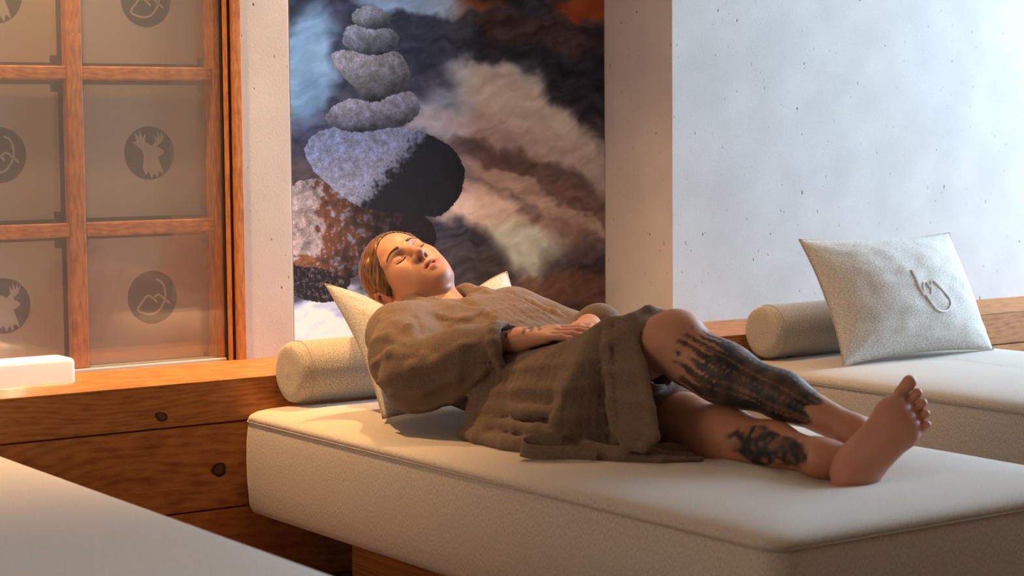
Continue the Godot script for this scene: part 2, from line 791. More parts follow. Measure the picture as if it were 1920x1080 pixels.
# upright piece: the grain runs along its height
func upright(called: String, lo: Vector3, hi: Vector3, m: Material, r: float, parent: Node) -> MeshInstance3D:
	var d := hi - lo
	var mid := (lo + hi) * 0.5 - (parent as Node3D).position
	return part(parent, called, rounded_box(Vector3(d.y, d.x, d.z), r), m, Transform3D(Basis(Vector3(0, 0, 1), PI * 0.5), mid))

func slab(called: String, lo: Vector3, hi: Vector3, m: Material, r := 0.0, parent: Node = self) -> MeshInstance3D:
	var mesh: Mesh
	if r > 0.0:
		mesh = rounded_box(hi - lo, r)
	else:
		var b := BoxMesh.new()
		b.size = hi - lo
		mesh = b
	var mid := (lo + hi) * 0.5
	if parent == self:
		return structure(called, mesh, m, T(mid.x, mid.y, mid.z))
	return part(parent, called, mesh, m, T(mid.x - parent.position.x, mid.y - parent.position.y, mid.z - parent.position.z))

func room() -> void:
	const X0 := -4.2
	const X1 := 5.4
	const TOP := 3.6
	const Z1 := 6.6
	slab("floor", Vector3(X0 - 0.2, -0.2, -0.7), Vector3(X1 + 0.2, 0.0, Z1 + 0.2), M.floor)
	slab("ceiling", Vector3(X0 - 0.2, TOP, -0.42), Vector3(X1 + 0.2, TOP + 0.2, Z1 + 0.2), M.ceiling)
	# rear wall: one piece with the poster niche, built from blocks that meet flush
	var w := Node3D.new()
	w.name = "wall_rear"
	w.set_meta("kind", "structure")
	add_child(w)
	slab("pier", Vector3(0.1955, 0.0, -0.42), Vector3(0.3375, TOP, 0.0), M.plaster, 0.004, w)
	slab("wall_panel", Vector3(1.5985, 0.0, -0.42), Vector3(X1 + 0.2, TOP, 0.0), M.plaster, 0.004, w)
	slab("niche_back", Vector3(0.3375, 0.0, -0.42), Vector3(1.5985, TOP, -0.323), M.plaster, 0.0, w)
	slab("niche_sill", Vector3(0.3375, 0.0, -0.323), Vector3(1.5985, 0.44, -0.001), M.plaster, 0.0, w)
	slab("lintel", Vector3(0.3375, 1.744, -0.323), Vector3(1.5985, TOP, 0.0), M.plaster, 0.004, w)
	slab("wall_panel", Vector3(X0 - 0.2, 0.0, -0.42), Vector3(-1.66, TOP, 0.0), M.plaster, 0.004, w)
	slab("lintel", Vector3(-1.66, 2.16, -0.42), Vector3(0.1955, TOP, 0.0), M.plaster, 0.004, w)
	slab("window_parapet", Vector3(-1.66, 0.0, -0.42), Vector3(0.1955, 0.485, 0.0), M.plaster, 0.0, w)
	slab("wall_left", Vector3(X0 - 0.2, 0.0, 0.0), Vector3(X0, TOP, Z1), M.dark_wall)
	slab("wall_front", Vector3(X0 - 0.2, 0.0, Z1), Vector3(X1 + 0.2, TOP, Z1 + 0.2), M.dark_wall)
	# lowered soffit that carries the downlights
	slab("ceiling_soffit", Vector3(X0, ROOM_TOP, 0.001), Vector3(1.5985, ROOM_TOP + 0.25, 0.55), M.ceiling)
	# side wall with the tall daylight window
	var r := Node3D.new()
	r.name = "wall_right"
	r.set_meta("kind", "structure")
	add_child(r)
	slab("wall_panel", Vector3(X1, 0.0, 0.0), Vector3(X1 + 0.2, TOP, 0.2), M.plaster, 0.0, r)
	slab("wall_panel", Vector3(X1, 0.0, 2.6), Vector3(X1 + 0.2, TOP, Z1), M.plaster, 0.0, r)
	slab("parapet", Vector3(X1, 0.0, 0.2), Vector3(X1 + 0.2, 0.5, 2.6), M.plaster, 0.0, r)
	slab("lintel", Vector3(X1, 3.4, 0.2), Vector3(X1 + 0.2, TOP, 2.6), M.plaster, 0.0, r)
	var win := Node3D.new()
	win.name = "window_2"
	win.set_meta("kind", "structure")
	win.position = Vector3(X1 + 0.12, 1.95, 1.4)
	add_child(win)
	for y in [-1.42, 1.42]:
		part(win, "rail", rounded_box(Vector3(0.06, 0.06, 2.4), 0.004), M.frame_wood, T(0, y, 0))
	for z in [-1.17, 0.0, 1.17]:
		part(win, "stile", rounded_box(Vector3(0.06, 2.78, 0.06), 0.004), M.frame_wood, T(0, 0, z))
	var pane := BoxMesh.new()
	pane.size = Vector3(0.008, 2.78, 1.11)
	for z in [-0.585, 0.585]:
		part(win, "pane", pane, M.glass, T(0, 0, z))
	# the room seen dimly through the glazing
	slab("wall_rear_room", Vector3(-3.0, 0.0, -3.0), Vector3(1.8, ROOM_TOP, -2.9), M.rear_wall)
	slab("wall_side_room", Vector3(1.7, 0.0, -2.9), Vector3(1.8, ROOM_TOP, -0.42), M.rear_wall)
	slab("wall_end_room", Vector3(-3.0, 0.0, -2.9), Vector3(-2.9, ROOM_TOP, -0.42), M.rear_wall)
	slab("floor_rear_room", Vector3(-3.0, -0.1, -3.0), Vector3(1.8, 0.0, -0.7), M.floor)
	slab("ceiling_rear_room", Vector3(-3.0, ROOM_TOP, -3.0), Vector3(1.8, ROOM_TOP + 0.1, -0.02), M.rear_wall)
	# recessed warm downlights close to the wall
	added_fill_panel()  # added fill on the left wall, apart from the downlights
	downlight(Vector3(-1.99, ROOM_TOP, 0.25), "round recessed warm downlight above the far end of the glazed window", 5.0, 40.0)
	downlight(Vector3(0.66, ROOM_TOP, 0.25), "round recessed warm downlight above the resting person and the poster", 4.9, 40.0)
	downlight(Vector3(-0.36, ROOM_TOP, 0.25), "round recessed warm downlight above the glowing block on the ledge", 6.2, 38.0)

# added fill panel, out of frame: beige light to lift sides facing left
func added_fill_panel() -> void:
	var t := thing("fill_light_panel", "added beige fill light panel, out of view, in a slim wooden frame on the side wall", "lamp", Vector3(-4.2, 1.6, 1.3))
	part(t, "fill_diffuser_light", rounded_box(Vector3(0.03, 1.5, 2.1), 0.006), M.panel, T(0.022, 0, 0))
	for y in [-0.77, 0.77]:
		part(t, "frame_rail", rounded_box(Vector3(0.05, 0.04, 2.18), 0.004), M.frame_wood, T(0.026, y, 0))
	for z in [-1.07, 1.07]:
		part(t, "frame_stile", rounded_box(Vector3(0.05, 1.5, 0.04), 0.004), M.frame_wood, T(0.026, 0, z))
	var l := AreaLight3D.new()  # added fill light, no such lamp is known here
	l.name = "added_fill_light"
	l.area_size = Vector2(2.1, 1.5)
	l.light_color = srgb(255, 226, 196)
	l.light_energy = 2.3
	l.area_range = 14.0
	l.shadow_enabled = true
	l.transform = Transform3D(Basis(Vector3.UP, -PI * 0.5), Vector3(0.06, 0, 0))
	t.add_child(l)

func downlight(at: Vector3, label: String, energy: float, cone: float) -> void:
	var t := thing("ceiling_downlight", label, "downlight", at, "warm downlights along the wall")
	var ring := Shape.new()
	var rows := []
	for q in [[0.036, 0.0], [0.038, -0.006], [0.05, -0.006], [0.052, 0.0]]:
		var row := []
		for k in 32:
			row.append(Vector3(cos(TAU * k / 32) * q[0], q[1], sin(TAU * k / 32) * q[0]))
		rows.append(row)
	ring.grid(rows, true)
	part(t, "trim_ring", ring.commit(), M.steel)
	var disc := Shape.new()
	var edge := []
	for k in 32:
		edge.append(Vector3(cos(TAU * k / 32) * 0.036, -0.001, sin(TAU * k / 32) * 0.036))
	disc.fan(edge, Vector3(0, -0.001, 0), true)
	part(t, "bulb", disc.commit(), M.bulb)
	var l := SpotLight3D.new()
	l.name = "downlight_beam"
	l.light_color = srgb(255, 197, 134)
	l.light_energy = energy
	l.light_size = 0.036
	l.spot_range = 9.0
	l.spot_attenuation = 2.0
	l.spot_angle = cone
	l.spot_angle_attenuation = 1.0
	l.shadow_enabled = true
	l.position = Vector3(0, -0.012, 0)
	l.rotation = Vector3(-PI * 0.5, 0, 0)
	t.add_child(l)

# stroke of even width along 2D points
func stroke(s: Shape, pts: Array, w: float, z: float, thick: float) -> void:
	var line := PackedVector2Array(pts)
	for poly in Geometry2D.offset_polyline(line, w * 0.5, Geometry2D.JOIN_ROUND, Geometry2D.END_ROUND):
		if not Geometry2D.is_polygon_clockwise(poly):
			s.flat_poly(poly, z, thick)

func arc(c: Vector2, r: float, a0: float, a1: float, n := 20) -> Array:
	var out := []
	for i in n + 1:
		var a := deg_to_rad(lerpf(a0, a1, float(i) / n))
		out.append(c + Vector2(cos(a), sin(a)) * r)
	return out

# mountain line rising out of an open loop, in radii of the round window
func emblem() -> Array:
	var a := [Vector2(0.17, 0.67), Vector2(0.36, 0.59), Vector2(0.48, 0.42), Vector2(0.54, 0.12), Vector2(0.52, -0.1), Vector2(0.42, -0.3), Vector2(0.30, -0.47), Vector2(0.17, -0.57), Vector2(-0.05, -0.63), Vector2(-0.28, -0.61), Vector2(-0.5, -0.54), Vector2(-0.61, -0.45), Vector2(-0.58, -0.36), Vector2(-0.28, 0.02), Vector2(-0.18, 0.08), Vector2(-0.08, 0.05), Vector2(0.2, -0.2)]
	var peak := [Vector2(0.08, 0.0), Vector2(0.22, 0.1), Vector2(0.34, 0.04), Vector2(0.71, -0.27)]
	return [a, peak]

func stag() -> PackedVector2Array:
	return PackedVector2Array([
		Vector2(-0.12, -0.62), Vector2(-0.02, -0.52), Vector2(0.06, -0.72), Vector2(0.14, -0.55), Vector2(0.24, -0.70), Vector2(0.28, -0.5), Vector2(0.44, -0.62),
		Vector2(0.36, -0.35), Vector2(0.26, -0.12), Vector2(0.44, -0.02), Vector2(0.46, 0.06), Vector2(0.32, 0.14), Vector2(0.26, 0.2), Vector2(0.42, 0.34),
		Vector2(0.5, 0.56), Vector2(0.42, 0.44), Vector2(0.4, 0.62), Vector2(0.34, 0.42), Vector2(0.26, 0.66), Vector2(0.27, 0.4), Vector2(0.16, 0.54), Vector2(0.2, 0.32), Vector2(0.08, 0.2),
		Vector2(-0.02, 0.28), Vector2(-0.12, 0.3), Vector2(-0.1, 0.54), Vector2(-0.2, 0.42), Vector2(-0.26, 0.64), Vector2(-0.3, 0.44), Vector2(-0.42, 0.56), Vector2(-0.38, 0.34), Vector2(-0.5, 0.3), Vector2(-0.3, 0.16),
		Vector2(-0.2, 0.06), Vector2(-0.16, -0.1), Vector2(-0.2, -0.4)])

func glazing() -> void:
	var win := Node3D.new()
	win.name = "window_1"
	win.set_meta("kind", "structure")
	add_child(win)
	var top := 2.16
	# outer frame and sash
	upright("frame_post", Vector3(0.170, 0.485, -0.09), Vector3(0.1955, top, 0.012), M.frame_wood, 0.003, win)
	upright("frame_post", Vector3(-1.66, 0.485, -0.09), Vector3(-1.63, top, 0.012), M.frame_wood, 0.003, win)
	slab("frame_head", Vector3(-1.63, top - 0.03, -0.09), Vector3(0.170, top, 0.012), M.frame_wood, 0.003, win)
	slab("gasket", Vector3(0.160, 0.49, -0.075), Vector3(0.170, top - 0.03, 0.0), M.gasket, 0.0, win)
	upright("glazing_bead", Vector3(0.150, 0.49, -0.07), Vector3(0.1605, top - 0.03, 0.006), M.frame_wood, 0.002, win)
	slab("gasket", Vector3(0.146, 0.49, -0.075), Vector3(0.1505, top - 0.03, -0.002), M.gasket, 0.0, win)
	upright("sash_stile", Vector3(0.128, 0.49, -0.075), Vector3(0.1465, top - 0.03, -0.012), M.frame_wood, 0.003, win)
	slab("sash_rail", Vector3(-1.63, 0.485, -0.08), Vector3(0.16, 0.507, -0.0035), M.plaster, 0.003, win)
	# glazing bars
	var xs := [-1.325, -0.962, -0.599, -0.236]
	var ys := [0.843, 1.2195, 1.596, 1.972]
	for x in xs:
		upright("glazing_bar", Vector3(x - 0.0205, 0.5, -0.05), Vector3(x + 0.0205, top - 0.03, -0.014), M.frame_wood, 0.006, win)
	for y in ys:
		var cut := [-1.63, -1.325, -0.962, -0.599, -0.236, 0.128]
		for i in 5:
			var a: float = cut[i] + (0.0205 if i > 0 else 0.0)
			var b: float = cut[i + 1] - (0.0205 if i < 4 else 0.0)
			slab("glazing_bar", Vector3(a, y - 0.017, -0.048), Vector3(b, y + 0.017, -0.016), M.frame_wood, 0.005, win)
	# clear panes in front and behind the bars
	var front := BoxMesh.new()
	front.size = Vector3(1.79, top - 0.53, 0.005)
	part(win, "pane", front, M.glass, T(-0.745, (top + 0.49) * 0.5, -0.008))
	part(win, "pane", front, M.glass, T(-0.745, (top + 0.49) * 0.5, -0.060))
	# frosted film behind the bars: one sheet per pane, each with a round clear emblem
	var cols := [[-1.325, -0.962], [-0.962, -0.599], [-0.599, -0.236], [-0.236, 0.13]]
	var rows := [[0.50, 0.843], [0.843, 1.2195], [1.2195, 1.596], [1.596, 1.972], [1.972, 2.13]]
	for ci in 4:
		for ri in 5:
			var x0: float = cols[ci][0] + 0.024
			var x1: float = cols[ci][1] - (0.024 if ci < 3 else 0.0)
			var y0: float = rows[ri][0] + (0.026 if ri > 0 else 0.0)
			var y1: float = rows[ri][1] - 0.026
			var c := Vector2((x0 + x1) * 0.5 + (0.008 if ci < 3 else 0.016), (rows[ri][0] + rows[ri][1]) * 0.5 - 0.006)
			var s := Shape.new()
			film_sheet(s, x0, x1, y0, y1, c if ri < 4 else Vector2(99, 0), 0.0665)
			if ri < 4:
				if (ci + ri) % 2 == 1:
					for line in emblem():
						var pts := []
						for p: Vector2 in line:
							pts.append(c + p * 0.0665)
						stroke(s, pts, 0.0050, -0.066, 0.001)
				else:
					var pts := PackedVector2Array()
					for p in stag():
						pts.append(c + Vector2(p.x, p.y) * 0.088)
					s.flat_poly(pts, -0.066, 0.001)
			s.flat()
			part(win, "frosted_film", s.commit(), M.film)

# rectangle with notched corners and, unless c is far away, a round hole
func film_sheet(s: Shape, x0: float, x1: float, y0: float, y1: float, c: Vector2, r: float) -> void:
	var k := 0.018
	var out := PackedVector2Array([Vector2(x0 + k, y0), Vector2(x1 - k, y0), Vector2(x1 - k, y0 + k), Vector2(x1, y0 + k), Vector2(x1, y1 - k), Vector2(x1 - k, y1 - k), Vector2(x1 - k, y1), Vector2(x0 + k, y1), Vector2(x0 + k, y1 - k), Vector2(x0, y1 - k), Vector2(x0, y0 + k), Vector2(x0 + k, y0 + k)])
	if c.x > 50.0:
		s.flat_poly(out, -0.066, 0.001)
		return
	var hole := PackedVector2Array(arc(c, r, 0, 354, 59))
	# two halves, so that neither polygon has a hole
	for half in 2:
		var clip := PackedVector2Array([Vector2(x0 - 1, y0 - 1), Vector2(c.x, y0 - 1), Vector2(c.x, y1 + 1), Vector2(x0 - 1, y1 + 1)]) if half == 0 else PackedVector2Array([Vector2(c.x, y0 - 1), Vector2(x1 + 1, y0 - 1), Vector2(x1 + 1, y1 + 1), Vector2(c.x, y1 + 1)])
		for a in Geometry2D.intersect_polygons(out, clip):
			for b in Geometry2D.clip_polygons(a, hole):
				s.flat_poly(b, -0.066, 0.001)

func ledge() -> void:
	var t := thing("wooden_ledge", "long knotty spruce ledge built along the wall behind the loungers", "ledge", Vector3(0.3, 0, 0))
	var lo := -3.1
	var hi := 5.39
	var long := hi - lo
	# the beam has its own print for the top and for the face
	var top := rounded_box(Vector3(long, 0.005, LEDGE_Z), 0.0012)
	var o := part(t, "top_board", top, M.wood_top, T((lo + hi) * 0.5 - 0.3, LEDGE_Y - 0.0025, LEDGE_Z * 0.5 + 0.0005))
	o.set_meta("label", "ledge top board in pale spruce")
	part(t, "front_plank", rounded_box(Vector3(long, 0.0945, 0.05), 0.0012), M.wood_face, T((lo + hi) * 0.5 - 0.3, LEDGE_Y - 0.005 - 0.04725, LEDGE_Z - 0.0253))
	part(t, "front_plank", rounded_box(Vector3(long, 0.2, 0.05), 0.004), M.wood_plank, T((lo + hi) * 0.5 - 0.3, 0.297, LEDGE_Z - 0.0275))
	part(t, "front_plank", rounded_box(Vector3(long, 0.193, 0.05), 0.004), M.wood_plank, T((lo + hi) * 0.5 - 0.3, 0.0975, LEDGE_Z - 0.0275))

# ------------------------------------------------------------------ poster

func inside(poly: PackedVector2Array, p: Vector2) -> bool:
	return Geometry2D.is_point_in_polygon(p, poly)

func paint_poster(bands: Array, band: int, w: int, h: int, e: Vector4, ns: Array, prep: Array, stones: Array, poly: Array, box: Array) -> void:
	var nA: PackedByteArray = ns[0]
	var nB: PackedByteArray = ns[1]
	var nC: PackedByteArray = ns[2]
	var nD: PackedByteArray = ns[3]
	var nS: PackedByteArray = ns[4]
	var first := h * band / 8
	var last := h * (band + 1) / 8
	var out := PackedByteArray()
	out.resize(w * (last - first) * 3)
	var near := PackedInt32Array()
	var pk := PackedFloat32Array()
	for q in prep:
		pk.append_array(PackedFloat32Array([q[0], q[1], q[2], q[3], q[4], q[5], q[7], q[6].r, q[6].g, q[6].b, 0]))
	for j in range(first, last):
		var yy := lerpf(e.w, e.z, (j + 0.5) / h)
		for i in w:
			var xx := lerpf(e.x, e.y, (i + 0.5) / w)
			# layout units of the print
			var u: float = (PH[0] * xx + PH[1] * yy + PH[2]) / (PH[6] * xx + PH[7] * yy + 1.0)
			var v: float = (PH[3] * xx + PH[4] * yy + PH[5]) / (PH[6] * xx + PH[7] * yy + 1.0)
			var o := j * w + i
			var w3 := ((j - first) * w + i) * 3
			var a := (nA[o] - 128) / 128.0
			var b := (nB[o] - 128) / 128.0
			var g := (nC[o] - 128) / 128.0
			var dd := (nD[o] - 128) / 128.0
			# flowing water: noise drawn out along the current
			var fi := i / 6.0
			var row := int(j + i * 0.30 + a * 18.0)
			var ro := posmod(row, h) * w + int(fi)
			var bw := (lerpf(nB[ro], nB[ro + 1], fi - floorf(fi)) - 128) / 128.0
			var dw := (lerpf(nD[ro], nD[ro + 1], fi - floorf(fi)) - 128) / 128.0
			var uw := u + a * 16.0 + b * 4.0
			var vw := v + (nS[o] - 128) * 0.10 + bw * 5.0
			# dark flowing base
			var streak := sin((v * 0.10 - u * 0.025) + a * 5.0 + b * 1.6) * 0.5 + 0.5
			var cr := 0.19 + 0.05 * streak + 0.03 * b
			var cg := 0.18 + 0.035 * streak + 0.03 * b
			var cb := 0.22 + 0.03 * streak + 0.04 * a
			if i % 20 == 0:
				near.clear()
				for q in prep.size():
					var r: float = maxf(prep[q][2], prep[q][3]) * 1.23 + 64.0
					if absf(u + 6.0 - prep[q][0]) < r and absf(v - prep[q][1]) < r:
						near.append(q)
			for qi in near:
				var at := qi * 11
				var dx := uw - pk[at]
				var dy := vw - pk[at + 1]
				var ex := (dx * pk[at + 4] + dy * pk[at + 5]) / pk[at + 2]
				var ey := (dy * pk[at + 4] - dx * pk[at + 5]) / pk[at + 3]
				var f := ex * ex + ey * ey
				if f < 1.5:
					f = 1.0 - f / 1.5
					f = minf(1.0, f * f * (3.0 - 2.0 * f) * 1.25) * pk[at + 6]
					cr += (pk[at + 7] - cr) * f
					cg += (pk[at + 8] - cg) * f
					cb += (pk[at + 9] - cb) * f
			var fl := (streak - 0.5) * 0.04 + dw * 0.03 + bw * 0.06 + g * 0.012
			cr += fl
			cg += fl * 0.95
			cb += fl * 0.95
			for s in stones.size():
				var bx: Rect2 = box[s]
				if not bx.has_point(Vector2(u, v)):
					continue
				var pt := Vector2(u + dd * 1.8 + b * 2.0, v + g * 0.8 + dd * 1.6)
				if not bx.has_point(pt) or not inside(poly[s], pt):
					continue
				var base: Color = stones[s][1]
				var fx := (pt.x - bx.position.x) / bx.size.x
				var fy := (pt.y - bx.position.y) / bx.size.y
				var light := 1.0
				var kind: int = stones[s][2]
				if kind == 1:
					light = clampf(1.42 - 1.15 * fy * fy - 0.55 * fx * fx + 0.3 * b, 0.16, 1.6)
				elif kind == 2:
					var edge := (pt.y - 292.0) * 0.55 + (pt.x - 742.0) * 0.62 + dd * 12.0 + b * 10.0 + (22.0 if pt.x > 800 else 0.0)
					light = clampf(1.08 - maxf(0.0, edge) * 0.05, 0.10, 1.15) * (1.0 + 0.18 * b)
				elif kind == 3:
					light = clampf(1.25 - 1.55 * fx - 0.15 * fy + 0.35 * b + 0.2 * a, 0.13, 1.2)
					if fx < 0.22 + 0.1 * b and fy < 0.75:
						base = srgb(186, 158, 150)
					elif dd + b > 0.42:
						base = srgb(150, 150, 178)
					else:
						base = base.lerp(srgb(178, 92, 40), clampf(0.5 + b, 0.0, 1.0))
				elif kind == 4:
					light = clampf(0.34 + 1.2 * maxf(0.0, dd + g * 0.5), 0.12, 1.7)
				light *= 0.72 * (1.0 + 0.26 * g + 0.20 * dd)
				var cool := 0.02 * (1.0 - minf(light, 1.0))
				var lavender := clampf(b * 1.3, 0.0, 0.4) if kind == 1 or kind == 2 else 0.0
				cr = base.r * light * (1.0 - 0.08 * lavender) + cool
				cg = base.g * light * (1.0 - 0.06 * lavender) + cool * 1.3
				cb = base.b * light * (1.0 + 0.10 * lavender) + cool * 1.4
				if light < 0.25:
					cr += 0.015
			cr = cr * 1.22 + 0.02
			cg = cg * 1.32 + 0.025
			cb = cb * 1.42 + 0.035
			out[w3] = int(clampf(cr, 0.02, 1.0) * 255)
			out[w3 + 1] = int(clampf(cg, 0.02, 1.0) * 255)
			out[w3 + 2] = int(clampf(cb, 0.02, 1.0) * 255)
	bands[band] = out

func poster() -> void:
	var x0 := 0.512
	var x1 := 1.5965
	var y0 := 0.445
	var y1 := 1.74
	var w := 640
	var h := 764
	var nA := noise_bytes(w, h, 0.008, 101, 3)
	var nB := noise_bytes(w, h, 0.035, 102, 4)
	var nC := noise_bytes(w, h, 0.30, 103, 2)
	var nD := noise_bytes(w, h, 0.09, 104, 3)
	var nS := noise_bytes(w, h, 0.015, 105, 3)
	# soft patches of water: centre, half sizes, tilt in degrees, colour, strength
	var soft := [
		[980, 310, 230, 170, 25, srgb(122, 104, 100), 0.85], [1000, 570, 230, 100, 0, srgb(80, 60, 54), 0.8],
		[960, 60, 330, 120, 0, srgb(38, 36, 44), 0.9], [1060, 160, 130, 110, 0, srgb(30, 30, 38), 0.9],
		[860, 6, 80, 22, 0, srgb(128, 72, 42), 0.8], [1100, 10, 70, 36, 0, srgb(140, 62, 28), 0.9], [1000, 60, 150, 30, 10, srgb(66, 48, 40), 0.6],
		[572, 120, 62, 120, 12, srgb(132, 152, 164), 1.0], [575, 190, 40, 50, 0, srgb(112, 132, 148), 0.7], [770, 4, 110, 26, 6, srgb(140, 150, 160), 0.9],
		[890, 190, 130, 60, -22, srgb(120, 124, 128), 0.8], [930, 150, 100, 34, 12, srgb(152, 150, 146), 0.9], [960, 200, 130, 60, 32, srgb(182, 166, 152), 0.95],
		[1060, 265, 120, 46, 30, srgb(176, 162, 150), 0.95], [860, 235, 110, 30, 8, srgb(164, 146, 140), 0.8], [960, 260, 160, 34, 18, srgb(158, 136, 128), 0.8], [1090, 320, 80, 40, 36, srgb(160, 146, 138), 0.8],
		[900, 290, 110, 26, 14, srgb(96, 74, 70), 0.8], [1010, 330, 150, 32, 22, srgb(84, 66, 62), 0.9], [1090, 385, 90, 30, 26, srgb(96, 74, 70), 0.8],
		[970, 350, 120, 16, 24, srgb(156, 132, 124), 0.7], [1080, 410, 90, 16, 26, srgb(160, 136, 126), 0.7],
		[900, 400, 100, 50, 24, srgb(190, 166, 156), 0.95], [960, 440, 90, 46, 30, srgb(168, 150, 142), 0.9], [1060, 440, 80, 30, 20, srgb(120, 96, 88), 0.7],
		[990, 480, 96, 58, 26, srgb(160, 164, 156), 0.95], [1080, 520, 80, 70, 0, srgb(54, 44, 50), 0.8],
		[850, 460, 100, 50, 14, srgb(44, 44, 52), 1.0], [880, 520, 120, 60, 20, srgb(56, 50, 54), 0.95], [1010, 570, 160, 50, -14, srgb(92, 58, 44), 0.7], [930, 560, 90, 30, -18, srgb(112, 76, 62), 0.6],
		[1080, 600, 90, 40, 0, srgb(50, 38, 40), 0.8], [600, 605, 90, 60, 0, srgb(196, 190, 204), 1.0], [640, 560, 60, 30, 20, srgb(150, 146, 164), 0.8], [560, 330, 60, 30, 0, srgb(70, 54, 52), 0.8], [590, 240, 70, 30, -10, srgb(72, 70, 84), 0.6],
	]
	var prep := []
	for q in soft:
		prep.append([float(q[0]), float(q[1]), float(q[2]), float(q[3]), cos(deg_to_rad(q[4])), sin(deg_to_rad(q[4])), q[5], float(q[6])])
	var stones := [
		[[548, 490, 580, 488, 640, 515, 656, 530, 632, 562, 590, 566, 548, 548], srgb(92, 74, 70), 4],
		[[546, 352, 560, 340, 600, 336, 640, 350, 690, 380, 760, 392, 802, 410, 818, 442, 800, 470, 720, 490, 680, 506, 655, 522, 600, 502, 546, 486], srgb(150, 96, 66), 3],
		[[570, 290, 576, 265, 600, 246, 640, 238, 700, 243, 760, 240, 812, 256, 850, 280, 868, 312, 870, 342, 858, 372, 836, 398, 815, 407, 770, 402, 720, 398, 680, 390, 648, 372, 618, 348, 590, 322], srgb(150, 146, 160), 2],
		[[610, 216, 628, 198, 660, 185, 700, 192, 742, 176, 770, 172, 785, 188, 786, 208, 770, 228, 745, 238, 700, 245, 660, 248, 625, 238, 612, 228], srgb(158, 142, 142), 1],
		[[621, 102, 640, 94, 690, 98, 715, 96, 745, 98, 762, 118, 770, 146, 758, 170, 735, 179, 706, 191, 686, 188, 660, 160, 640, 141, 626, 125], srgb(150, 134, 126), 1],
		[[641, 72, 648, 53, 670, 45, 700, 52, 730, 54, 748, 70, 743, 88, 720, 101, 690, 103, 660, 95, 645, 84], srgb(144, 134, 132), 1],
		[[660, 27, 675, 14, 700, 12, 722, 22, 731, 36, 724, 50, 700, 55, 675, 50, 661, 40], srgb(146, 136, 130), 1],
	]
	var poly := []
	var box := []
	for q in stones:
		var pts := []
		for i in range(0, q[0].size(), 2):
			pts.append(Vector3(q[0][i], q[0][i + 1], 0))
		pts.append(pts[0])
		var pl := PackedVector2Array()
		var b := Rect2(pts[0].x, pts[0].y, 0, 0)
		for p in smooth_line(pts, 4):
			pl.append(Vector2(p.x, p.y))
			b = b.expand(Vector2(p.x, p.y))
		poly.append(pl)
		box.append(b.grow(4))
	var bands := []
	var tasks := []
	for band in 8:
		bands.append(PackedByteArray())
		tasks.append(WorkerThreadPool.add_task(paint_poster.bind(bands, band, w, h, Vector4(x0, x1, y0, y1), [nA, nB, nC, nD, nS], prep, stones, poly, box)))
	var out := PackedByteArray()
	for band in 8:
		WorkerThreadPool.wait_for_task_completion(tasks[band])
		out.append_array(bands[band])
	var m := mat(Color(1, 1, 1), 0.6, 0.35)
	m.albedo_texture = ImageTexture.create_from_image(Image.create_from_data(w, h, false, Image.FORMAT_RGB8, out))
	m.texture_repeat = false
	var t := thing("wall_poster", "large poster of balanced river stones above rushing water in the wall niche", "poster", Vector3(0, 0, -0.319))
	var board := BoxMesh.new()
	board.size = Vector3(x1 - x0, y1 - y0, 0.003)
	part(t, "backing", board, mat(srgb(214, 196, 176), 0.8), T((x0 + x1) * 0.5, (y0 + y1) * 0.5, -0.0022))
	var s := Shape.new()
	s.vert(Vector3(x0 + 0.001, y1, 0), Vector2(0, 0))
	s.vert(Vector3(x1, y1, 0), Vector2(1, 0))
	s.vert(Vector3(x1, y0, 0), Vector2(1, 1))
	s.vert(Vector3(x0 + 0.001, y0, 0), Vector2(0, 1))
	s.quad(0, 1, 2, 3)
	part(t, "print", s.commit(), m)

# layout of the print: where its metres fall on a 1137 x 640 sketch of it
const PH := [687.385246, -20.405869, 236.844613, 21.816227, -716.586878, 1016.030965, 0.109087, -0.015215]

# ------------------------------------------------------------------ loungers

func outline(x0: float, x1: float, z0: float, z1: float, r: float, per := 8, nx := 14, nz := 28) -> Array:
	# rounded rectangle seen from above, with points along the straights too
	var out := []
	var cs := [[x1 - r, z1 - r, 0], [x0 + r, z1 - r, 90], [x0 + r, z0 + r, 180], [x1 - r, z0 + r, 270]]
	for q in 4:
		for i in per + 1:
			var a := deg_to_rad(cs[q][2] + 90.0 * i / per)
			out.append(Vector2(cs[q][0] + cos(a) * r, cs[q][1] + sin(a) * r))
		var n: Array = cs[(q + 1) % 4]
		var b := deg_to_rad(n[2])
		var to := Vector2(n[0] + cos(b) * r, n[1] + sin(b) * r)
		var from: Vector2 = out[-1]
		var m := nx if q % 2 == 0 else nz
		for i in range(1, m):
			out.append(from.lerp(to, float(i) / m))
	return out

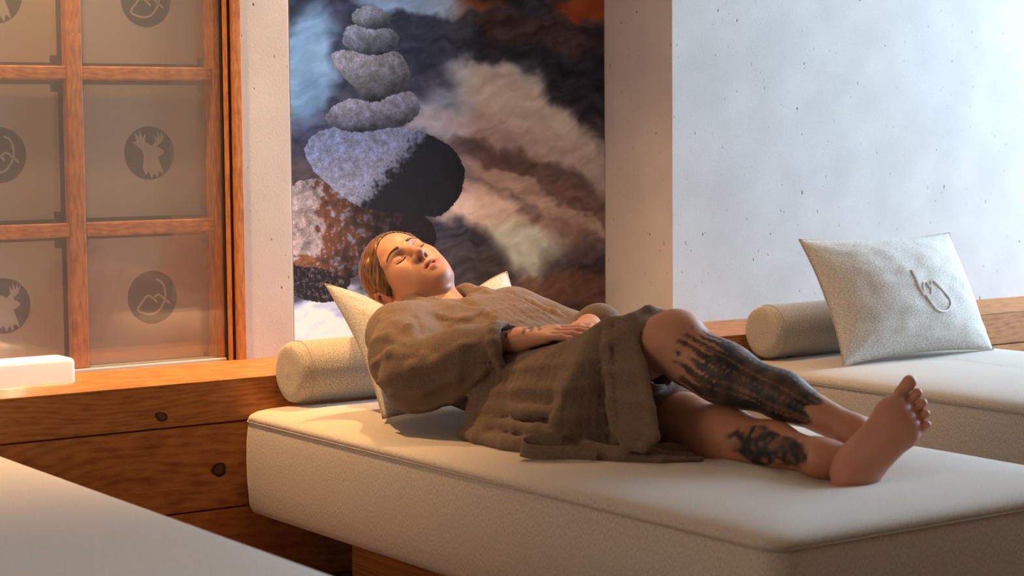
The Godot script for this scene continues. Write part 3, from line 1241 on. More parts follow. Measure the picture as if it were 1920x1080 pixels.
func lounger(x0: float, label: String, dents: Array) -> void:
	var z0 := 0.352
	var z1 := 2.19
	var t := thing("lounger", label, "lounger", Vector3(x0, 0, z0), "upholstered loungers along the ledge")
	var W := BED_W
	var D := z1 - z0
	var ripple := noise(1.6, 61, 3)
	# sides
	var s := Shape.new()
	var rows := []
	for q in [[0.05, 0.181], [0.02, 0.183], [0.006, 0.19], [0.0, 0.204], [-0.003, 0.26], [-0.004, 0.31], [-0.003, 0.36], [0.0, 0.392], [0.003, 0.402]]:
		var row := []
		for p: Vector2 in outline(q[0], W - q[0], q[0], D - q[0], 0.05):
			row.append(Vector3(p.x, q[1], p.y))
		rows.append(row)
	s.grid(rows, true)
	part(t, "side_panel", s.commit(), M.linen)
	# cushioned top, with hollows where the person rests
	s = Shape.new()
	rows = []
	for q in [[0.003, 0.402], [0.0, 0.408], [0.004, 0.416], [0.014, 0.4225], [0.03, 0.4275], [0.055, 0.432], [0.09, 0.4355], [0.13, 0.4375], [0.17, 0.4385], [0.21, 0.439], [0.25, 0.4395], [0.29, 0.44], [0.33, 0.44], [0.37, 0.44], [0.40, 0.44]]:
		var row := []
		for p: Vector2 in outline(q[0], W - q[0], q[0], D - q[0], maxf(0.05 - q[0] * 0.12, 0.012), 8, 18, 36):
			var y: float = q[1]
			if q[0] > 0.01:
				y += 0.0025 * ripple.get_noise_2d(p.x + x0 * 3.0, p.y) * minf(1.0, q[0] * 12.0)
				for d in dents:
					var ex: float = (p.x - d[0]) / d[2]
					var ez: float = (p.y - d[1]) / d[3]
					y -= d[4] * exp(-(ex * ex + ez * ez))
			row.append(Vector3(p.x, y, p.y))
		rows.append(row)
	s.grid(rows, true)
	var last: Array = rows[-1]
	var mid := Vector3.ZERO
	for p in last:
		mid += p
	s.fan(last, mid / last.size())
	part(t, "seat_cushion", s.commit(), M.linen)
	# piping along the seam
	var line := []
	for p: Vector2 in outline(-0.0005, W + 0.0005, -0.0005, D + 0.0005, 0.05, 8, 8, 16):
		line.append(Vector3(p.x, 0.402, p.y))
	part(t, "piping", tube(line, 0.0017, 6, true).commit(), M.seam)
	var base := BoxMesh.new()
	base.size = Vector3(W - 0.36, 0.182, D - 0.40)
	part(t, "plinth", base, M.wood_plank, T(W * 0.5, 0.091, D * 0.5))

func loungers() -> void:
	lounger(-1.543, "pale upholstered lounger without a pillow below the glazed window", [])
	lounger(0.0, "beige upholstered lounger with the robed person resting on it", [[0.44, 1.53, 0.14, 0.10, 0.02], [0.40, 0.66, 0.24, 0.3, 0.02], [0.44, 1.1, 0.14, 0.22, 0.012], [0.2, 0.62, 0.12, 0.2, 0.008]])
	lounger(1.501, "empty beige lounger under the bare white wall", [[0.45, 0.28, 0.32, 0.1, 0.008]])

# ------------------------------------------------------------------ cushions

func bolster(x: float, label: String) -> void:
	var r := 0.073
	var t := thing("bolster", label, "bolster", Vector3(x, 0.440 + r, LEDGE_Z + r + 0.006), "bolsters against the ledge")
	var long := 0.60
	var s := Shape.new()
	var rows := []
	var wav := noise(6.0, 77, 3)
	for q in [[0.0, 0.001], [0.004, 0.3], [0.002, 0.62], [0.004, 0.82], [0.010, 0.93], [0.022, 0.985], [0.036, 1.0], [0.05, 1.005], [0.3, 1.01], [0.55, 1.005], [0.564, 1.0], [0.578, 0.985], [0.59, 0.93], [0.596, 0.82], [0.598, 0.62], [0.596, 0.3], [0.6, 0.001]]:
		var row := []
		for k in 48:
			var a := TAU * k / 48
			var rr: float = r * q[1] * (1.0 + 0.02 * wav.get_noise_3d(q[0] * 4.0, cos(a), sin(a)))
			var y := sin(a) * rr
			row.append(Vector3(q[0], maxf(y, -r * 0.985), cos(a) * rr))
		rows.append(row)
	s.grid(rows, true)
	part(t, "cover", s.commit(), M.bolster)
	for e in [0.034, long - 0.034]:
		var line := []
		for k in 40:
			var a := TAU * k / 40
			line.append(Vector3(e, sin(a) * r * 1.005, cos(a) * r * 1.005))
		part(t, "seam", tube(line, 0.0016, 5, true).commit(), M.seam)

# half width, half height, half thickness; local x right, y up, z out of the front
func pillow_mesh(w: float, h: float, d: float, seed_: int, press: Array) -> Array:
	var s := Shape.new()
	var wav := noise(2.2, seed_, 3)
	var small := noise(7.0, seed_ + 1, 2)
	var N := 44
	var edge := []
	for side in [1.0, -1.0]:
		var rows := []
		for j in N + 1:
			var v := sin(lerpf(-PI / 2, PI / 2, float(j) / N))
			v = lerpf(v, lerpf(-1.0, 1.0, float(j) / N), 0.55)
			var row := []
			for i in N + 1:
				var u := sin(lerpf(-PI / 2, PI / 2, float(i) / N))
				u = lerpf(u, lerpf(-1.0, 1.0, float(i) / N), 0.55)
				var bulge := pow(maxf(0.0, (1.0 - pow(absf(u), 2.1)) * (1.0 - pow(absf(v), 2.2))), 0.62)
				var x := w * u * (1.0 - 0.075 * (1.0 - v * v) * u * u)
				var y := h * v * (1.0 - 0.085 * (1.0 - u * u) * v * v)
				var z: float = side * (d if side > 0.0 else d * 0.6) * bulge * (1.0 + 0.06 * wav.get_noise_2d(u * 1.3, v * 1.3 + side * 9.0))
				z += 0.0022 * small.get_noise_2d(u, v + side * 7.0) * minf(1.0, bulge * 2.0) * (1.4 - bulge)
				# gathered creases fan out of the corners
				var cu := 1.0 - absf(u)
				var cw := 1.0 - absf(v)
				var near := clampf(1.0 - sqrt(cu * cu + cw * cw) / 0.5, 0.0, 1.0)
				z += 0.0028 * side * near * sin(atan2(cu, cw + 0.02) * 11.0) * minf(1.0, bulge * 3.0)
				for p in press:
					var ex: float = (u - p[0]) / p[2]
					var ey: float = (v - p[1]) / p[3]
					var f: float = exp(-(ex * ex + ey * ey))
					z -= p[4] * f
					y -= p[5] * f
				row.append(Vector3(x, y, z))
			rows.append(row)
		s.grid(rows, false, side > 0.0)
		if side > 0.0:
			edge = []
			for i in N + 1:
				edge.append(rows[0][i])
			for j in range(1, N + 1):
				edge.append(rows[j][N])
			for i in range(N - 1, -1, -1):
				edge.append(rows[N][i])
			for j in range(N - 1, 0, -1):
				edge.append(rows[j][0])
	return [s, edge]

func pillow(label: String, at: Vector3, turn: Vector3, half: Vector3, seed_: int, press: Array) -> Node3D:
	var t := thing("pillow", label, "pillow", at, "rectangular pillows on the loungers")
	t.rotation_order = EULER_ORDER_YXZ
	t.rotation = turn
	var made := pillow_mesh(half.x, half.y, half.z, seed_, press)
	part(t, "cover", made[0].commit(), M.cushion)
	part(t, "seam", tube(made[1], 0.0022, 5, true).commit(), M.seam)
	return t

func cushions() -> void:
	bolster(0.085, "round beige bolster behind the resting person's pillow")
	bolster(1.56, "round beige bolster behind the embroidered pillow on the empty lounger")
	pillow("beige pillow under the resting person's back and head", Vector3(0.385, 0.590, 0.655), Vector3(deg_to_rad(-38), deg_to_rad(3), 0), Vector3(0.262, 0.185, 0.085), 81, [[-0.02, 0.75, 0.62, 0.75, 0.05, 0.10]])
	var t := pillow("pale pillow with a white stitched emblem propped on the empty lounger", Vector3(1.937, 0.603, 0.584), Vector3(deg_to_rad(-27), deg_to_rad(3.5), deg_to_rad(-0.6)), Vector3(0.315, 0.185, 0.104), 84, [])
	# stitched emblem lying on the bulge of the front
	var lines := []
	lines.append([Vector2(0.012, 0.075), Vector2(0.014, 0.03), Vector2(0.03, -0.01), Vector2(0.035, 0.0), Vector2(0.045, 0.025), Vector2(0.062, 0.032), Vector2(0.072, 0.012)])
	lines.append([Vector2(0.07, -0.008), Vector2(0.092, 0.034), Vector2(0.12, 0.012), Vector2(0.155, -0.02), Vector2(0.160, -0.045), Vector2(0.13, -0.066), Vector2(0.09, -0.062), Vector2(0.06, -0.04), Vector2(0.035, 0.0)])
	var made := pillow_mesh(0.315, 0.185, 0.104, 84, [])
	var verts: PackedVector3Array = made[0].v
	for line in lines:
		var pts := []
		for q: Vector2 in line:
			pts.append(Vector3(q.x * 0.80 - 0.046, q.y * 0.88 - 0.03, 0))
		var on := []
		for p: Vector3 in smooth_line(pts, 6):
			var best := 0.0
			var sum := 0.0
			for v in verts:
				if v.z > 0.0:
					var dd := (v.x - p.x) * (v.x - p.x) + (v.y - p.y) * (v.y - p.y)
					if dd < 0.0009:
						var wt := 1.0 / (dd + 2e-5)
						best += v.z * wt
						sum += wt
			on.append(Vector3(p.x, p.y, best / maxf(sum, 1e-6) + 0.0026))
		part(t, "embroidery", tube(on, 0.0030, 6, false, null, 0.6).commit(), M.thread)

# ------------------------------------------------------------------ person

const HEAD_AT := Vector3(0.36, 0.733, 0.52)

func head_frame() -> Transform3D:
	var U := Vector3(-0.353, 0.495, -0.794).normalized()
	var L := Vector3(0.881, 0.469, -0.10)
	L = (L - U * L.dot(U)).normalized()
	return Transform3D(Basis(L, U, L.cross(U)), HEAD_AT)

func head_field() -> Field:
	var f := Field.new()
	f.ball(Vector3(0, 0.036, -0.016), Vector3(0.073, 0.083, 0.092), 0.02)
	f.ball(Vector3(0, 0.03, 0.028), Vector3(0.063, 0.066, 0.060), 0.03)
	f.ball(Vector3(0, -0.03, 0.03), Vector3(0.056, 0.062, 0.052), 0.03)
	for s in [-1.0, 1.0]:
		f.cap(Vector3(0.052 * s, -0.045, -0.002), Vector3(0.045 * s, -0.074, 0.022), 0.020, 0.017, 0.03)
		f.cap(Vector3(0.045 * s, -0.074, 0.022), Vector3(0.012 * s, -0.096, 0.064), 0.017, 0.014, 0.03)
		f.ball(Vector3(0.038 * s, -0.026, 0.058), Vector3(0.025, 0.026, 0.022), 0.03)
		f.ball(Vector3(0.024 * s, -0.065, 0.066), Vector3(0.024, 0.03, 0.02), 0.03)
	f.ball(Vector3(0, -0.097, 0.069), Vector3(0.019, 0.015, 0.016), 0.022)
	f.ball(Vector3(0, -0.066, 0.073), Vector3(0.030, 0.022, 0.017), 0.018)
	# soft underside of the jaw
	f.ball(Vector3(0, -0.088, 0.03), Vector3(0.04, 0.026, 0.04), 0.03)
	for s in [-1.0, 1.0]:
		f.ball(Vector3(0.0315 * s, 0.002, 0.092), Vector3(0.020, 0.013, 0.015), 0.012, -1.0)
	for s in [-1.0, 1.0]:
		f.cap(Vector3(0.048 * s, 0.021, 0.064), Vector3(0.013 * s, 0.018, 0.084), 0.0085, 0.008, 0.013)
		f.ball(Vector3(0.0315 * s, -0.0005, 0.0715), Vector3(0.0165, 0.0125, 0.0125), 0.005)
		f.cap(Vector3(0.016 * s, -0.0085, 0.0795), Vector3(0.045 * s, -0.0075, 0.0745), 0.0022, 0.002, 0.004)
	f.cap(Vector3(0, 0.014, 0.084), Vector3(0, -0.012, 0.097), 0.0075, 0.0085, 0.012)
	f.cap(Vector3(0, -0.012, 0.097), Vector3(0, -0.032, 0.106), 0.0088, 0.0118, 0.012)
	for s in [-1.0, 1.0]:
		f.ball(Vector3(0.0138 * s, -0.036, 0.0925), Vector3(0.0092, 0.0090, 0.0110), 0.007)
	f.cap(Vector3(0, -0.042, 0.096), Vector3(0, -0.054, 0.089), 0.005, 0.006, 0.012)
	for s in [-1.0, 1.0]:
		f.ball(Vector3(0.0076 * s, -0.0450, 0.0975), Vector3(0.0048, 0.0052, 0.0065), 0.003, -1.0)
		f.cap(Vector3(0.0265 * s, -0.0695, 0.0765), Vector3(0.005 * s, -0.0625, 0.0915), 0.0045, 0.0068, 0.006)
		f.cap(Vector3(0.0225 * s, -0.0745, 0.078), Vector3(0.003 * s, -0.0785, 0.0895), 0.005, 0.0080, 0.006)
	for s in [-1.0, 1.0]:
		f.cap(Vector3(0.0310 * s, -0.0715, 0.0785), Vector3(0.0, -0.0700, 0.0995), 0.0022, 0.0026, 0.004, -1.0)
	# ears
	for s in [-1.0, 1.0]:
		f.ball(Vector3(0.0745 * s, -0.012, -0.018), Vector3(0.006, 0.026, 0.015), 0.006)
		f.chain([Vector3(0.078 * s, -0.018, -0.004), Vector3(0.081 * s, 0.012, -0.006), Vector3(0.084 * s, 0.020, -0.020), Vector3(0.085 * s, 0.008, -0.034), Vector3(0.083 * s, -0.014, -0.030), Vector3(0.079 * s, -0.032, -0.016)], [0.004, 0.004, 0.0045, 0.0045, 0.0045, 0.006], 0.005)
		f.ball(Vector3(0.0845 * s, -0.006, -0.016), Vector3(0.006, 0.012, 0.007), 0.005, -1.0)
		f.ball(Vector3(0.078 * s, -0.037, -0.012), Vector3(0.0055, 0.010, 0.008), 0.006)
	# neck
	f.cap(Vector3(0, -0.045, -0.028), Vector3(-0.03, -0.155, -0.006), 0.054, 0.056, 0.03)
	f.cap(Vector3(-0.03, -0.155, -0.006), Vector3(-0.045, -0.20, 0.0), 0.056, 0.075, 0.03)
	f.cap(Vector3(-0.06, -0.05, -0.025), Vector3(-0.045, -0.165, 0.045), 0.011, 0.010, 0.03)
	f.cap(Vector3(0.05, -0.05, -0.025), Vector3(-0.02, -0.165, 0.048), 0.011, 0.010, 0.03)
	return f

const SKIN := Color(0.52, 0.262, 0.162)

func mixc(a: Color, b: Color, t: float) -> Color:
	return a.lerp(b, clampf(t, 0.0, 1.0))

func person() -> void:
	var t := thing("person", "person in a brown bathrobe lying back with eyes closed and tattooed legs crossed", "person", Vector3(0.40, 0.43, 1.1))
	var off := Transform3D(Basis(), -t.position)
	var body := Shape.new()
	var skin_n := noise(14.0, 91, 3)
	var fine_n := noise(60.0, 92, 2)
	# ---- head
	var hf := head_frame()
	var head := head_field()
	var inv := hf.affine_inverse()
	var face := func(p: Vector3) -> Color:
		var q := inv * p
		var c := SKIN
		var red := 0.5 + 0.5 * skin_n.get_noise_3dv(q)
		c = mixc(c, Color(0.58, 0.27, 0.18), 0.45 * red * clampf(1.0 - Vector2(absf(q.x) - 0.042, q.y + 0.03).length() / 0.035, 0.0, 1.0) + 0.1)
		c = mixc(c, Color(0.58, 0.24, 0.17), 0.5 * clampf(1.0 - (q - Vector3(0, -0.028, 0.108)).length() / 0.022, 0.0, 1.0))
		# lips
		var ly := (q.y + 0.0702) / (0.0115 if q.y > -0.0702 else 0.0135)
		var lx := q.x / 0.0300
		if q.z > 0.07:
			c = mixc(c, Color(0.42, 0.15, 0.125), (1.0 - lx * lx - ly * ly) * 2.2)
		# lids a little darker
		var ex := (absf(q.x) - 0.0315) / 0.019
		var ey := (q.y - 0.003) / 0.013
		if q.z > 0.05:
			c = mixc(c, Color(0.42, 0.225, 0.16), (1.0 - ex * ex - ey * ey) * 1.2)
		if absf(q.x) > 0.072 and q.z < 0.01 and q.y < 0.03:
			c = mixc(c, Color(0.55, 0.22, 0.15), 0.5)
		return c
	var cloth := robe_field()
	var cloth_job := begin(cloth, Vector3(0.02, 0.42, 0.48), Vector3(0.80, 0.76, 1.66), 0.0068, off)
	var jobs := [begin(head, Vector3(-0.11, -0.20, -0.125), Vector3(0.11, 0.135, 0.13), 0.0026, hf, face)]
	legs(jobs, skin_n, fine_n)
	hands(jobs, skin_n)
	var hair_job := hair(hf, off)
	# hidden trunk that carries it all
	var trunk := Field.new()
	trunk.cap(Vector3(0.385, 0.62, 0.64), Vector3(0.40, 0.57, 0.80), 0.06, 0.085, 0.05)
	trunk.cap(Vector3(0.33, 0.565, 0.76), Vector3(0.35, 0.53, 1.04), 0.085, 0.085, 0.06)
	trunk.cap(Vector3(0.46, 0.57, 0.76), Vector3(0.47, 0.53, 1.04), 0.085, 0.085, 0.06)
	trunk.cap(Vector3(0.26, 0.60, 0.70), Vector3(0.52, 0.61, 0.68), 0.055, 0.055, 0.05)
	jobs.append(begin(trunk, Vector3(0.16, 0.40, 0.54), Vector3(0.62, 0.74, 1.18), 0.012, Transform3D(), func(_p: Vector3) -> Color: return SKIN))
	face_lines(t, head, hf, off)
	for j in jobs:
		body.add(finish(j))
	for i in body.v.size():
		body.v[i] = off * body.v[i]
	part(t, "body", body.commit(), M.skin)
	part(t, "hair", finish(hair_job).commit(), M.hair)
	robe(t, off, finish(cloth_job))

func face_lines(t: Node3D, head: Field, hf: Transform3D, off: Transform3D) -> void:
	var list := head.all()
	var onto := func(x: float, y: float, lift: float) -> Vector3:
		var z := 0.125
		for i in 60:
			var d := head.at(list, x, y, z)
			if d < 0.0004:
				break
			z -= d * 0.8
		return off * (hf * Vector3(x, y, z + lift))
	for s in [-1.0, 1.0]:
		var lash := []
		var rad := []
		for i in 11:
			var u := i / 10.0
			lash.append(onto.call(s * lerpf(0.0165, 0.0475, u), -0.0068 - 0.0036 * sin(PI * u) + 0.001 * u, 0.0004))
			rad.append(0.0005 + 0.0011 * sin(PI * minf(1.0, u * 0.85 + 0.08)))
		part(t, "eyelashes", tube(lash, rad, 6).commit(), M.brow)
		var s2 := Shape.new()
		var brow := []
		var brad := []
		for i in 13:
			var u := i / 12.0
			brow.append(onto.call(s * lerpf(0.0135, 0.053, u), 0.0195 + 0.0065 * sin(PI * minf(1.0, u * 0.9)) - 0.003 * u, -0.0004))
			brad.append(lerpf(0.0042, 0.0016, u) * (0.7 if i == 0 else 1.0))
		tube(brow, brad, 6, false, s2, 0.45, (hf.basis * Vector3(0, 0, 1)))
		part(t, "eyebrow", s2.commit(), M.brow)
	# small gold hoops in the near ear
	for q in [[-0.083, -0.044, -0.012, 0.006], [-0.086, -0.03, -0.024, 0.005]]:
		var ring := []
		for k in 16:
			var a := TAU * k / 16
			ring.append(off * (hf * (Vector3(q[0], q[1], q[2]) + Vector3(0.1 * sin(a), sin(a), cos(a)) * float(q[3]))))
		part(t, "earring", tube(ring, 0.0008, 5, true).commit(), M.gold)

func hair(hf: Transform3D, off: Transform3D) -> Job:
	var f := Field.new()
	f.wobble = noise(9.0, 95, 3)
	f.stripe = Vector3(463, -524, 52)
	f.stripe_by = 0.0008
	f.ball(Vector3(0, 0.040, -0.018), Vector3(0.081, 0.089, 0.097), 0.02)
	f.ball(Vector3(0, 0.033, 0.027), Vector3(0.0685, 0.0715, 0.0650), 0.02)
	f.ball(Vector3(0, -0.02, -0.066), Vector3(0.062, 0.06, 0.05), 0.03)
	# hair combed down in front of the ears
	f.chain([Vector3(-0.064, 0.060, 0.036), Vector3(-0.075, 0.020, 0.020), Vector3(-0.076, -0.012, 0.006)], [0.014, 0.012, 0.008], 0.014)
	f.chain([Vector3(0.064, 0.060, 0.036), Vector3(0.075, 0.020, 0.020), Vector3(0.076, -0.012, 0.006)], [0.014, 0.012, 0.008], 0.014)
	# the low knot at the nape
	f.ball(Vector3(0.01, -0.02, -0.118), Vector3(0.038, 0.036, 0.03), 0.015)
	# face and neck stay free
	f.ball(Vector3(0, -0.016, 0.098), Vector3(0.081, 0.096, 0.086), 0.004, -1.0)
	f.ball(Vector3(0.082, -0.055, 0.018), Vector3(0.04, 0.042, 0.045), 0.006, -1.0)
	f.ball(Vector3(-0.088, -0.058, 0.010), Vector3(0.04, 0.045, 0.055), 0.006, -1.0)
	f.ball(Vector3(0, -0.13, 0.0), Vector3(0.08, 0.06, 0.09), 0.01, -1.0)
	return begin(f, Vector3(-0.1, -0.1, -0.155), Vector3(0.1, 0.14, 0.1), 0.0026, off * hf)

func along(p: Vector3, a: Vector3, b: Vector3) -> float:
	return (p - a).dot(b - a) / (b - a).length_squared()

func legs(jobs: Array, skin_n: FastNoiseLite, fine_n: FastNoiseLite) -> void:
	var cells := noise(26.0, 93, 2, FastNoiseLite.TYPE_CELLULAR)
	cells.cellular_return_type = FastNoiseLite.RETURN_DISTANCE2_SUB
	# right leg: thigh up, shin crossing over
	var hip := Vector3(0.335, 0.515, 1.06)
	var knee := Vector3(0.405, 0.655, 1.452)
	var ankle := Vector3(0.545, 0.500, 1.812)
	var f := Field.new()
	f.chain([hip, hip.lerp(knee, 0.6), knee], [0.083, 0.070, 0.052], 0.04)
	var sh := ankle - knee
	f.chain([knee, knee + sh * 0.3 + Vector3(0.0, -0.012, -0.004), knee + sh * 0.62, ankle], [0.050, 0.053, 0.041, 0.030], 0.035)
	f.ball(knee + Vector3(0.0, 0.018, 0.022), Vector3(0.033, 0.034, 0.034), 0.03)
	f.cap(knee + sh * 0.12 + Vector3(-0.01, -0.035, -0.012), knee + sh * 0.45 + Vector3(-0.006, -0.022, -0.01), 0.034, 0.026, 0.04)
	# right foot behind the left one
	f.chain([ankle, ankle + Vector3(0.02, -0.035, 0.03)], [0.031, 0.033], 0.02)
	f.chain([ankle + Vector3(0.01, -0.02, 0.02), ankle + Vector3(0.06, -0.012, 0.02), ankle + Vector3(0.125, -0.012, -0.005)], [0.034, 0.028, 0.018], 0.03)
	var paint_right := func(p: Vector3) -> Color:
		var c := mixc(SKIN, Color(0.46, 0.205, 0.12), 0.45 + 0.5 * skin_n.get_noise_3dv(p * 0.5))
		var u := along(p, knee, ankle)
		# dark woodland wrapping the shin: ragged trunks that point at the knee, solid towards the ankle
		var axis := (ankle - knee).normalized()
		var r := p - knee - axis * (p - knee).dot(axis)
		var ang := atan2(r.dot(Vector3.UP), r.dot(axis.cross(Vector3.UP)))
		var trunks := 0.5 + 0.5 * sin(ang * 17.0 + 2.2 * skin_n.get_noise_3dv(p * 0.7))
		var edge := 0.10 + 0.17 * pow(trunks, 3.0) + 0.10 * skin_n.get_noise_3dv(p * 1.6) + 0.03 * fine_n.get_noise_3dv(p)
		var ink := smoothstep(edge, edge + 0.05, u) * (1.0 - smoothstep(0.80, 0.815, u + 0.03 * sin(ang * 5.0)))
		var gap := skin_n.get_noise_3d(ang * 0.20, u * 0.035, 4.0)
		if gap > 0.24 and u > 0.16:
			ink *= 0.62 + 0.5 * fine_n.get_noise_3dv(p * 0.2)
		if u > -0.2 and u < 1.0:
			c = mixc(c, Color(0.022, 0.027, 0.029), ink * (0.93 + 0.25 * fine_n.get_noise_3dv(p * 0.4)))
		return c
	jobs.append(begin(f, Vector3(0.22, 0.39, 1.2), Vector3(0.72, 0.75, 2.02), 0.0048, Transform3D(), paint_right))
	# left leg: rolled outwards on the cushion
	var lhip := Vector3(0.48, 0.505, 1.07)
	var lknee := Vector3(0.462, 0.482, 1.435)
	var lankle := Vector3(0.447, 0.458, 1.850)
	f = Field.new()
	f.chain([lhip, lhip.lerp(lknee, 0.6), lknee], [0.078, 0.066, 0.050], 0.04)
	var ls := lankle - lknee
	f.chain([lknee, lknee + ls * 0.28 + Vector3(-0.008, -0.004, 0), lknee + ls * 0.62, lankle + Vector3(0, 0.004, -0.02)], [0.048, 0.053, 0.041, 0.032], 0.035)
	f.cap(lknee + ls * 0.15 + Vector3(-0.022, -0.012, 0), lknee + ls * 0.42 + Vector3(-0.014, -0.012, 0), 0.034, 0.028, 0.04)
	var fr := foot_frame()
	f.cap(lankle + Vector3(0, 0.004, -0.02), fr * Vector3(0.045, 0.0, -0.06), 0.032, 0.034, 0.03)
	var paint_left := func(p: Vector3) -> Color:
		var c := mixc(SKIN, Color(0.47, 0.20, 0.115), 0.5 + 0.5 * skin_n.get_noise_3dv(p * 0.5))
		var u := along(p, lknee, lankle)
		var ax := ls.normalized()
		var r := p - lknee - ax * (p - lknee).dot(ax)
		var ang := atan2(r.y, -r.x)
		# blossom with outlined petals above the ankle
		var du := (u - 0.70) / 0.27
		var da := (ang - 0.12) / 0.95
		var bloom := 1.0 - du * du - da * da + 0.35 * skin_n.get_noise_3dv(p * 1.4)
		var band := smoothstep(0.66, 0.76, u + 0.05 * sin(ang * 4.0)) * (1.0 - smoothstep(0.955, 0.965, u))
		if bloom > 0.0 and u < 0.96:
			var petal := 1.0 + cells.get_noise_3dv(p * 0.9)
			var ink := 1.0 - smoothstep(0.10, 0.42, petal)
			ink = maxf(ink, 0.50 + 0.7 * fine_n.get_noise_3dv(p * 0.30))
			ink = maxf(ink, band * (0.75 + 0.6 * skin_n.get_noise_3dv(p * 1.8)))
			c = mixc(c, Color(0.030, 0.031, 0.031), ink * minf(1.0, bloom * 5.0))
		return c
	jobs.append(begin(f, Vector3(0.33, 0.385, 1.2), Vector3(0.60, 0.62, 1.93), 0.0048, Transform3D(), paint_left))
	foot(jobs, fr, skin_n)

# heel at the origin, x towards the toes, y from the big toe side to the little toe side, z out of the sole
func foot_frame() -> Transform3D:
	return Transform3D(Basis(Vector3(0.7664, 0.6373, 0.081), Vector3(0.5047, -0.6753, 0.5379), Vector3(0.3975, -0.3713, -0.8391) * -1.0), Vector3(0.437, 0.4455, 1.927))

func foot(jobs: Array, fr: Transform3D, skin_n: FastNoiseLite) -> void:
	var f := Field.new()
	# z is negative inside the foot, the sole lies near z = 0
	f.ball(Vector3(0.004, 0.0, -0.030), Vector3(0.036, 0.033, 0.034), 0.03)
	f.cap(Vector3(0.03, 0.0, -0.06), Vector3(0.045, 0.0, -0.085), 0.034, 0.031, 0.03)
	f.cap(Vector3(0.02, 0.012, -0.022), Vector3(0.13, 0.026, -0.016), 0.024, 0.019, 0.03)
	f.cap(Vector3(0.03, -0.006, -0.045), Vector3(0.14, -0.024, -0.025), 0.030, 0.021, 0.04)
	f.cap(Vector3(0.05, 0.0, -0.055), Vector3(0.15, -0.005, -0.026), 0.028, 0.018, 0.04)
	f.ball(Vector3(0.152, -0.026, -0.018), Vector3(0.028, 0.022, 0.018), 0.02)
	f.ball(Vector3(0.140, 0.022, -0.016), Vector3(0.026, 0.022, 0.016), 0.02)
	f.ball(Vector3(0.150, 0.0, -0.017), Vector3(0.024, 0.026, 0.016), 0.02)
	f.ball(Vector3(0.075, -0.040, 0.016), Vector3(0.05, 0.026, 0.018), 0.02, -1.0)
	var toes := [[-0.033, 0.166, 0.213, 0.0125, 0.0135], [-0.010, 0.170, 0.208, 0.0085, 0.0090], [0.008, 0.165, 0.200, 0.0080, 0.0085], [0.024, 0.156, 0.188, 0.0078, 0.0082], [0.038, 0.143, 0.173, 0.0078, 0.0080]]
	for q in toes:
		var a := Vector3(q[1], q[0] * 0.92, -0.016)
		var b := Vector3(q[2], q[0] * 1.06, -0.008)
		var m := a.lerp(b, 0.55) + Vector3(0, 0, -0.008)
		f.chain([a, m], [q[3], q[3] * 0.92], 0.006)
		f.chain([m, b], [q[3] * 0.92, q[4]], 0.004)
	var inv := fr.affine_inverse()
	var paint := func(p: Vector3) -> Color:
		var q := inv * p
		var c := mixc(SKIN, Color(0.54, 0.26, 0.19), 0.5 + 0.6 * skin_n.get_noise_3dv(q))
		var press := clampf(1.0 - Vector2(q.x, q.y).length() / 0.045, 0.0, 1.0) + clampf(1.0 - Vector2((q.x - 0.15), q.y * 0.6).length() / 0.035, 0.0, 1.0)
		if q.z > -0.03:
			c = mixc(c, Color(0.50, 0.19, 0.14), 0.6 * press)
		return c
	jobs.append(begin(f, Vector3(-0.05, -0.06, -0.125), Vector3(0.24, 0.07, 0.02), 0.0028, fr, paint))

# wrist at the origin, x along the fingers, y out of the back of the hand, z towards the thumb
func hand_field(curl: float, spread: float) -> Field:
	var f := Field.new()
	f.cap(Vector3(-0.07, 0.0, 0.0), Vector3(0.0, 0.0, 0.0), 0.025, 0.0215, 0.02)
	f.cap(Vector3(0.0, 0.0, 0.008), Vector3(0.075, 0.002, 0.024), 0.0165, 0.0125, 0.02)
	f.cap(Vector3(0.0, 0.0, 0.0), Vector3(0.080, 0.003, 0.004), 0.0165, 0.0125, 0.02)
	f.cap(Vector3(0.0, 0.0, -0.008), Vector3(0.072, 0.0, -0.022), 0.0165, 0.0118, 0.02)
	var fingers := [[0.082, 0.026, 0.040, 0.024, 0.021, 0.0088], [0.086, 0.006, 0.044, 0.028, 0.022, 0.0090], [0.081, -0.013, 0.040, 0.026, 0.021, 0.0086], [0.073, -0.029, 0.031, 0.020, 0.018, 0.0076]]
	for i in 4:
		var q: Array = fingers[i]
		var p := Vector3(q[0], 0.003, q[1])
		var a := -curl * 0.35
		var out := spread * (1.5 - i) * 0.07
		var r: float = q[5]
		for k in 3:
			var n := p + Vector3(cos(a) * cos(out), sin(a), sin(out)) * float(q[2 + k])
			f.cap(p, n, r * (1.0 - 0.08 * k), r * (0.92 - 0.08 * k), 0.004)
			p = n
			a -= curl * (0.55 if k == 0 else 0.4)
	f.chain([Vector3(0.015, -0.006, 0.018), Vector3(0.045, -0.012, 0.048), Vector3(0.072, -0.014, 0.058), Vector3(0.094, -0.015, 0.060)], [0.0145, 0.0115, 0.0098, 0.0080], 0.008)
	return f

